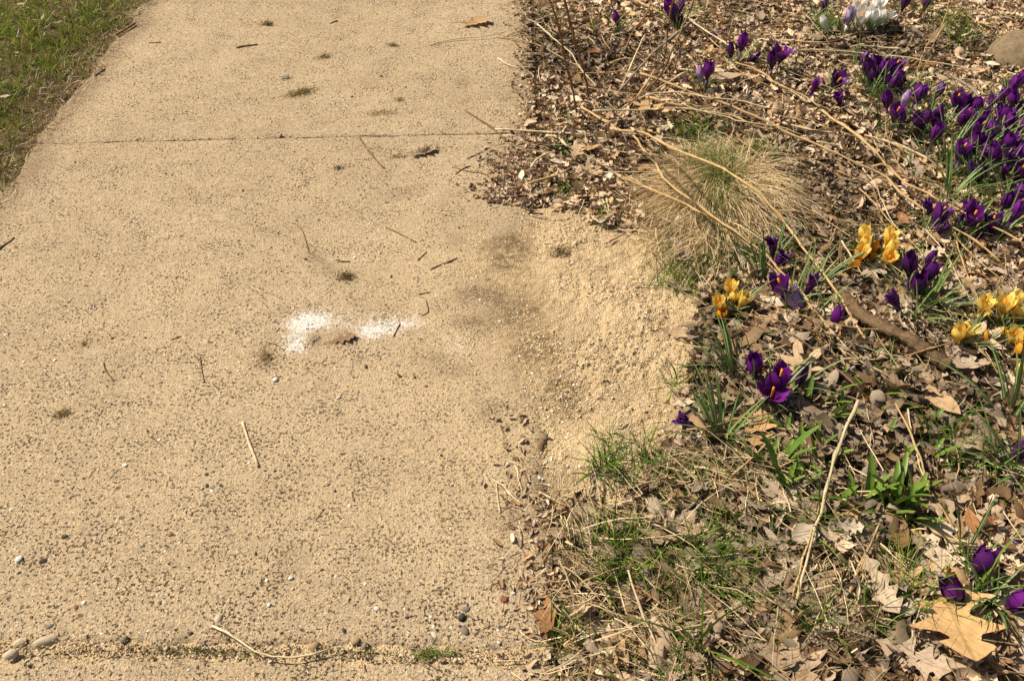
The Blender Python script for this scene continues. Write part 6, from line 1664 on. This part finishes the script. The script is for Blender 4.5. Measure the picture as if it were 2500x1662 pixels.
for a in [(111, 1560, 74, 'peb_pale', .80, 20, .75), (49, 1565, 34, 'peb_pale', .75, 30), (47, 1365, 20, 'peb_white', .4), (106, 1370, 19, 'peb_black', .5), (158, 1311, 18, 'peb_black', .5),
          (417, 1305, 16, 'peb_red', .6), (186, 1481, 17, 'peb_red', .6), (205, 1471, 12, 'peb_white', .4), (122, 1528, 22, 'peb_grey', .6), (303, 1560, 22, 'peb_grey', .6),
          (402, 1471, 24, 'peb_pale', .8), (532, 1511, 26, 'peb_pale', .65, 60), (867, 1563, 26, 'peb_tan', .6), (890, 1574, 20, 'peb_grey', .6), (768, 1575, 32, 'peb_tan', .65, 40),
          (921, 1486, 15, 'peb_white', .4), (710, 1411, 15, 'peb_white', .4), (657, 1476, 12, 'peb_white', .4), (786, 1391, 10, 'peb_black', .4), (1136, 1486, 28, 'peb_grey', .7),
          (1135, 1540, 28, 'peb_grey', .55, -50), (1230, 1462, 26, 'peb_red', .6), (1196, 1434, 14, 'peb_tan', .6), (1056, 1475, 15, 'peb_tan', .6),
          (1095, 1484, 15, 'peb_tan', .6), (1060, 1548, 26, 'peb_pale', .75), (1253, 1448, 13, 'peb_white', .4), (1218, 1568, 10, 'peb_white', .4), (520, 1152, 13, 'peb_grey', .6),
          (540, 1185, 13, 'peb_black', .6), (506, 1186, 14, 'peb_black', .6), (505, 1158, 12, 'peb_black', .6), (543, 1198, 10, 'peb_grey', .6), (519, 1200, 14, 'peb_white', .6), (800, 1183, 12, 'peb_grey', .6),
          (818, 1198, 9, 'peb_black', .5), (853, 1234, 16, 'peb_pale', .8), (730, 1165, 16, 'peb_tan', .8), (671, 1149, 9, 'peb_black', .5), (306, 1136, 15, 'peb_white', .4), (134, 880, 9, 'peb_white', .4),
          (111, 905, 9, 'peb_white', .4), (11, 990, 10, 'peb_white', .4), (15, 818, 12, 'peb_white', .4), (58, 884, 9, 'peb_white', .4), (155, 917, 20, 'peb_pale', .85), (583, 883, 17, 'peb_pale', .85),
          (583, 905, 9, 'peb_white', .6), (657, 774, 12, 'peb_grey', .6), (673, 928, 17, 'peb_white', .3), (827, 971, 11, 'peb_white', .3), (866, 630, 10, 'peb_white', .4), (1080, 1270, 16, 'peb_red', .7),
          (1240, 1266, 16, 'peb_tan', .7), (372, 1282, 12, 'peb_grey', .6), (236, 1340, 10, 'peb_red', .6), (300, 1370, 9, 'peb_red', .6), (350, 1330, 10, 'peb_grey', .6), (468, 1255, 12, 'peb_red', .6), (1328, 1420, 14, 'peb_tan', .6),
          (1210, 1590, 10, 'peb_grey', .5), (687, 1545, 10, 'peb_black', .5), (960, 1530, 10, 'peb_black', .5), (840, 1538, 14, 'peb_black', .5), (1000, 1545, 14, 'peb_pale', .7)]:
    pebble(*a[:4], mid_slab, a[4], None, a[5] if len(a) > 5 else None, a[6] if len(a) > 6 else 1.0)
for i in range(170):
    py = 1590 - 520 * random.random() ** 1.6; px = random.uniform(0, 1290)
    pebble(px, py, random.uniform(5, 11), random.choices(PM, [3, 2, 3, 4, 1.5, 2])[0], mid_slab, random.uniform(.45, .75))
for px, py, w, m_, sk, lab, yw in [
 (31, 1601, 36, 'peb_pale', .05, 'smooth pale oval pebble loose on the near joint at the left', 40), (72, 1598, 10, 'peb_pale', .1, 'small angular pale stone right of the smooth oval pebble', None),
 (66, 1612, 9, 'peb_pale', .1, 'second small pale stone below the angular one by the oval pebble', None), (406, 1586, 17, 'peb_pale', .1, 'cream pointed stone lying in the near joint', 70),
 (370, 1604, 14, 'peb_tan', .2, 'tan stone in the near joint left of the cream pointed one', None), (278, 1596, 11, 'peb_pale', .2, 'cream stone in the middle of the joint left half', None),
 (538, 1600, 10, 'peb_pale', .2, 'cream stone in the joint under the curled straw', None), (660, 1615, 11, 'peb_white', .2, 'white stone below the curled straw on the joint', None),
 (72, 1626, 10, 'peb_black', .3, 'dark stone on the nearest slab below the oval pebble', None), (975, 1612, 11, 'peb_tan', .2, 'tan stone in the joint left of the moss', None),
 (1083, 1612, 13, 'peb_tan', .2, 'tan stone in the joint right of the moss', None), (1112, 1612, 14, 'peb_pale', .1, 'pale forked stone in the joint near the slab corner', 60),
 (1127, 1508, 22, 'peb_black', .1, 'black angular pebble near the front right of the slab', 70), (1010, 1604, 10, 'peb_pale', .1, 'cream stone beside the moss in the joint', None),
 (1317, 1168, 11, 'peb_white', .1, 'white pebble on the slab edge at the front of the sand', None), (1307, 1153, 14, 'peb_tan', .1, 'tan pebble behind the white one at the sand front', 70),
 (1339, 1020, 8, 'peb_white', .1, 'tiny white pebble on the sand left of the grass sprigs', None), (1383, 1070, 9, 'peb_white', .1, 'white pebble behind the leftmost sand sprig', None),
 (1415, 1140, 9, 'peb_white', .1, 'white pebble left of the sand sprigs', None), (1325, 1170, 8, 'peb_white', .1, 'second white pebble at the front of the sand', None), (1482, 1148, 17, 'peb_tan', .3, 'round tan clod under the sand sprigs', None)]:
    pebble(px, py, w, m_, None, sk, lab, yw)

# reddish bud scales dropped on the slab
v, f = pebble_geo(77, 1, .5, .4, 7, 5, .3)
BUD = mesh('bud_scale', v, f, M['leaf_rust'], np.zeros((len(v), 2)) + .5)
for px, py, w in [(893, 895, 13), (975, 918, 15), (1012, 920, 10), (679, 569, 8), (955, 676, 9), (867, 672, 6), (745, 633, 12), (260, 943, 9), (252, 908, 8), (360, 1053, 11), (275, 826, 10), (354, 825, 9),
                  (593, 466, 10), (580, 464, 6), (648, 1149, 9), (670, 1167, 8), (1040, 943, 9), (700, 1034, 8), (195, 655, 7), (243, 633, 6), (150, 680, 7), (830, 224, 6), (838, 167, 6), (859, 237, 8),
                  (686, 333, 12), (1051, 225, 6), (931, 187, 8), (325, 153, 6), (325, 165, 6), (456, 273, 7), (480, 272, 5), (424, 293, 6), (692, 1496, 10), (630, 1310, 8), (1120, 556, 10), (1125, 612, 8),
                  (570, 577, 6), (600, 607, 6), (406, 425, 8), (443, 424, 6)]:
    p = S(px, py)
    d = p.y * CP - (p.z - CAM_H) * SP
    r = w * d / FOC / 2
    o = obj('bud_scale', BUD, loc=p + Vector((0, 0, r * .25)))
    o.scale = (r, r, r); o.rotation_euler = (0, random.gauss(0, .3), random.uniform(0, 6.28))
    label_thing(o, 'reddish-brown bud scale', 'bud scale', 'bud scales on the path', p)

# clumps of moss and dried grass roots lying on the slab
def moss(px, py, lx, ly, rot, n, lab, hgt=.012, pal=((.30, .23, .09), (.42, .33, .15), (.20, .15, .065), (.52, .42, .24)), green=0.):
    p = S(px, py)
    a = rng.normal(0, .45, (n, 2)) * np.array([lx, ly])
    c, s = math.cos(R(rot)), math.sin(R(rot))
    X = a[:, 0] * c - a[:, 1] * s; Y = a[:, 0] * s + a[:, 1] * c
    az = rng.uniform(0, 6.28, n); el = rng.uniform(-.1, 1.0, n)
    d = np.stack([np.cos(el) * np.cos(az), np.cos(el) * np.sin(az), np.sin(el)], 1)
    L = rng.uniform(.5, 1.5, n) * hgt
    q = (a[:, 0] / lx) ** 2 + (a[:, 1] / ly) ** 2
    Z = rng.random(n) * hgt * .7 * np.exp(-q)
    C = np.array(pal)[rng.integers(0, len(pal), n)] * rng.uniform(.85, 1.5, n)[:, None]
    if green: C = np.where((rng.random(n) < green)[:, None], GREEN[0] * .9, C)
    v, f, cc = ribbons(np.stack([X, Y, Z], 1), d, L, rng.uniform(.0008, .0018, n), rng.normal(0, .3, (n, 3)) * L[:, None] * np.array([1, 1, .5]), 3, .0006, C)
    obj('moss_clump', mesh('moss_clump', v, f, M['moss'], None, cc), loc=p, label=lab, cat='moss clump', group='clumps of dry moss and roots on the path')
moss(734, 228, .055, .020, 30, 620, 'long clump of yellow-brown moss lying on the far slab')
moss(790, 140, .030, .011, 25, 200, 'small moss clump behind the long one on the far slab')
moss(648, 60, .030, .010, 20, 130, 'flat moss bit at the far left of the path')
moss(658, 62, .020, .008, 0, 60, 'dark moss bit beside the flat one at the far left of the path', pal=((.07, .05, .03), (.12, .09, .05)))
moss(958, 112, .022, .008, 0, 110, 'small dark moss clump far up the path')
moss(975, 245, .020, .010, 40, 90, 'loose root crumbs right of the long moss clump', .009)
moss(925, 278, .055, .012, 12, 130, 'stringy dry roots behind the far joint', .014)
moss(1040, 372, .040, .018, 35, 260, 'dark stringy clump at the crumpled leaf on the slab', .014, ((.09, .06, .03), (.20, .15, .08), (.4, .32, .2)))
moss(975, 383, .020, .008, 0, 70, 'scraggly root bit left of the crumpled leaf', .012)
moss(825, 412, .020, .012, 20, 110, 'dark debris left of the knobbly stick', .008, ((.07, .05, .03), (.14, .10, .06), (.5, .45, .36)))
moss(700, 192, .022, .009, 10, 110, 'dirty clump with white flecks behind the long moss clump', .009, ((.10, .08, .04), (.18, .13, .06), (.75, .72, .66)))
moss(848, 678, .020, .018, -30, 160, 'dark root ball at the end of the dirt trail', .010, ((.10, .07, .035), (.20, .14, .07)))
moss(151, 1010, .020, .010, 30, 150, 'brown matted roots at the left of the slab', .010)
moss(648, 872, .014, .020, 30, 110, 'matted straw bits left of the lime stain', .008)
moss(206, 840, .007, .010, 0, 50, 'tiny brown moss bit at the left of the slab', .006)
moss(1105, 1592, .03, .008, 0, 0 + 60, 'thin moss in the joint by the slab corner', .006, green=.5)
moss(1050, 1597, .030, .010, 5, 240, 'green moss growing in the near joint', .007, green=.65)
moss(480, 1588, .14, .008, -2, 330, 'dark moss line in the near joint under the curled straw', .005, ((.06, .05, .025), (.13, .10, .05)), .25)
moss(880, 1590, .10, .007, 0, 160, 'dark moss line in the near joint left of the green moss', .005, ((.06, .05, .025), (.13, .10, .05)), .2)
moss(1368, 615, .030, .022, 20, 220, 'shredded brown bark bits on the back of the sand', .010, ((.09, .06, .03), (.20, .14, .08), (.32, .23, .13)))
moss(1205, 402, .025, .02, -20, 160, 'dark leaf mould on the slab beside the forked twig', .009, ((.06, .04, .025), (.14, .10, .06), (.34, .25, .15)))
moss(150, 243, .05, .016, 15, 260, 'dark mat of dead roots at the lawn edge', .012, ((.07, .05, .03), (.15, .11, .06), (.42, .36, .26)))

# ------------------------------------------------------------------ grains: sand clods and grit, too many to count
def grains(n, X, Y, size, pal, seed, sink=.3, flat=.7):
    r = np.random.default_rng(seed)
    o8 = np.array([[1, 0, 0], [0, 1, 0], [-1, 0, 0], [0, -1, 0], [0, 0, 1], [0, 0, -1]], float)
    F = np.array([[0, 1, 4], [1, 2, 4], [2, 3, 4], [3, 0, 4], [1, 0, 5], [2, 1, 5], [3, 2, 5], [0, 3, 5]])
    n = len(X)
    V = o8[None] * (1 + r.uniform(-.35, .35, (n, 6, 1)))
    V = np.einsum('nij,nkj->nki', rotmats(r.uniform(0, 6.28, n), r.uniform(0, 1.2, n), r.uniform(0, 6.28, n)), V)
    V[:, :, 2] *= flat
    s = size[0] * (size[1] / size[0]) ** (r.random(n) ** 1.8)
    V = V * s[:, None, None]
    V += np.stack([X, Y, surf(X, Y) + s * flat * (1 - 2 * sink) * .6], 1)[:, None]
    C = np.array(pal)[r.integers(0, len(pal), n)] * r.uniform(.75, 1.2, n)[:, None]
    FF = (F[None] + (np.arange(n) * 6)[:, None, None]).reshape(-1, 3)
    return V.reshape(-1, 3), [FF], np.repeat(C, 6, 0)

SP_ = [(.62, .48, .295), (.56, .43, .25), (.68, .545, .35), (.50, .375, .21), (.78, .70, .55), (.38, .28, .155)]
n = 60000
X = rng.uniform(SAND_W[:, 0].min() - .1, SAND_W[:, 0].max() + .05, n); Y = rng.uniform(SAND_W[:, 1].min() - .05, SAND_W[:, 1].max() + .05, n)
sd_ = poly_sd(X, Y, SAND_W)
coarse = sstep(.42, .62, fbm(X * 9, Y * 9, 37))
keep = rng.random(n) < (sstep(-.04, .06, sd_) * (.15 + .75 * coarse) + .05 * sstep(-.2, 0, sd_)) * np.where(X < .02, .45, 1)
X, Y = X[keep], Y[keep]
v, f, c = grains(0, X, Y, (.0009, .0034), SP_, 3)
obj('sand_grains', mesh('sand_grains', v, f, M['grit'], None, c, False), kind='stuff', label='coarse sand grains and small clods over the spilled sand', cat='sand')
n = 16000
X = rng.uniform(PATH_L + .02, PATH_R - .01, n); Y = .66 + 2.9 * rng.random(n) ** 1.25
keep = poly_sd(X, Y, SAND_W) < .0
X, Y = X[keep], Y[keep]
v1 = grains(0, X, Y, (.0007, .0020), [(.58, .48, .34), (.66, .58, .45), (.10, .08, .055), (.06, .05, .04), (.45, .36, .24), (.26, .19, .12), (.74, .68, .58)], 4, .55)
X = rng.uniform(PATH_L, PATH_R, 2300); Y = jline(J_LO, J_XL, X) + rng.normal(0, .008, 2300)
v2 = grains(0, X, Y, (.0010, .0034), [(.50, .39, .25), (.62, .50, .34), (.14, .10, .06), (.40, .30, .18), (.26, .18, .10), (.20, .14, .08)], 5, .4)
X = rng.uniform(PATH_R - .02, PATH_R + .10, 3000); Y = rng.uniform(.4, 1.05, 3000)
keep = poly_sd(X, Y, SAND_W) < 0
v3 = grains(0, X[keep], Y[keep], (.0009, .0035), [(.40, .30, .18), (.2, .14, .08), (.5, .4, .27), (.1, .07, .04)], 6, .3)
v, f, c = merge([v1, v2, v3])
obj('grit', mesh('grit', v, f, M['grit'], None, c, False), kind='stuff', label='loose grit and tiny stones scattered over the concrete and its joints', cat='grit')

# repeats that share a description are told apart by their order from the left; only flecks nothing tells apart share a label
def sx_(o):
    l = o.location
    return proj(l.x, l.y, l.z)[0]
for lab, os_ in USED.items():
    if 1 < len(os_) < 10:
        for i, o in enumerate(sorted(os_, key=sx_)):
            o['label'] = f'{ORD[i] if i < len(os_) - 1 else "rightmost"} {lab}' + (' from the left' if 0 < i < len(os_) - 1 else '')

for o in bpy.data.objects:
    w = o.get('label', '')
    if len(w.split()) > 16:
        o['label'] = w.replace(' in the clump under the white crocuses', ' under the white crocuses').replace('in the tangle in front of', 'in front of').replace('well in front of', 'in front of').replace('jagged ', '').replace('second small orange scrap', 'small orange scrap').replace('tall bushy green', 'tall green')
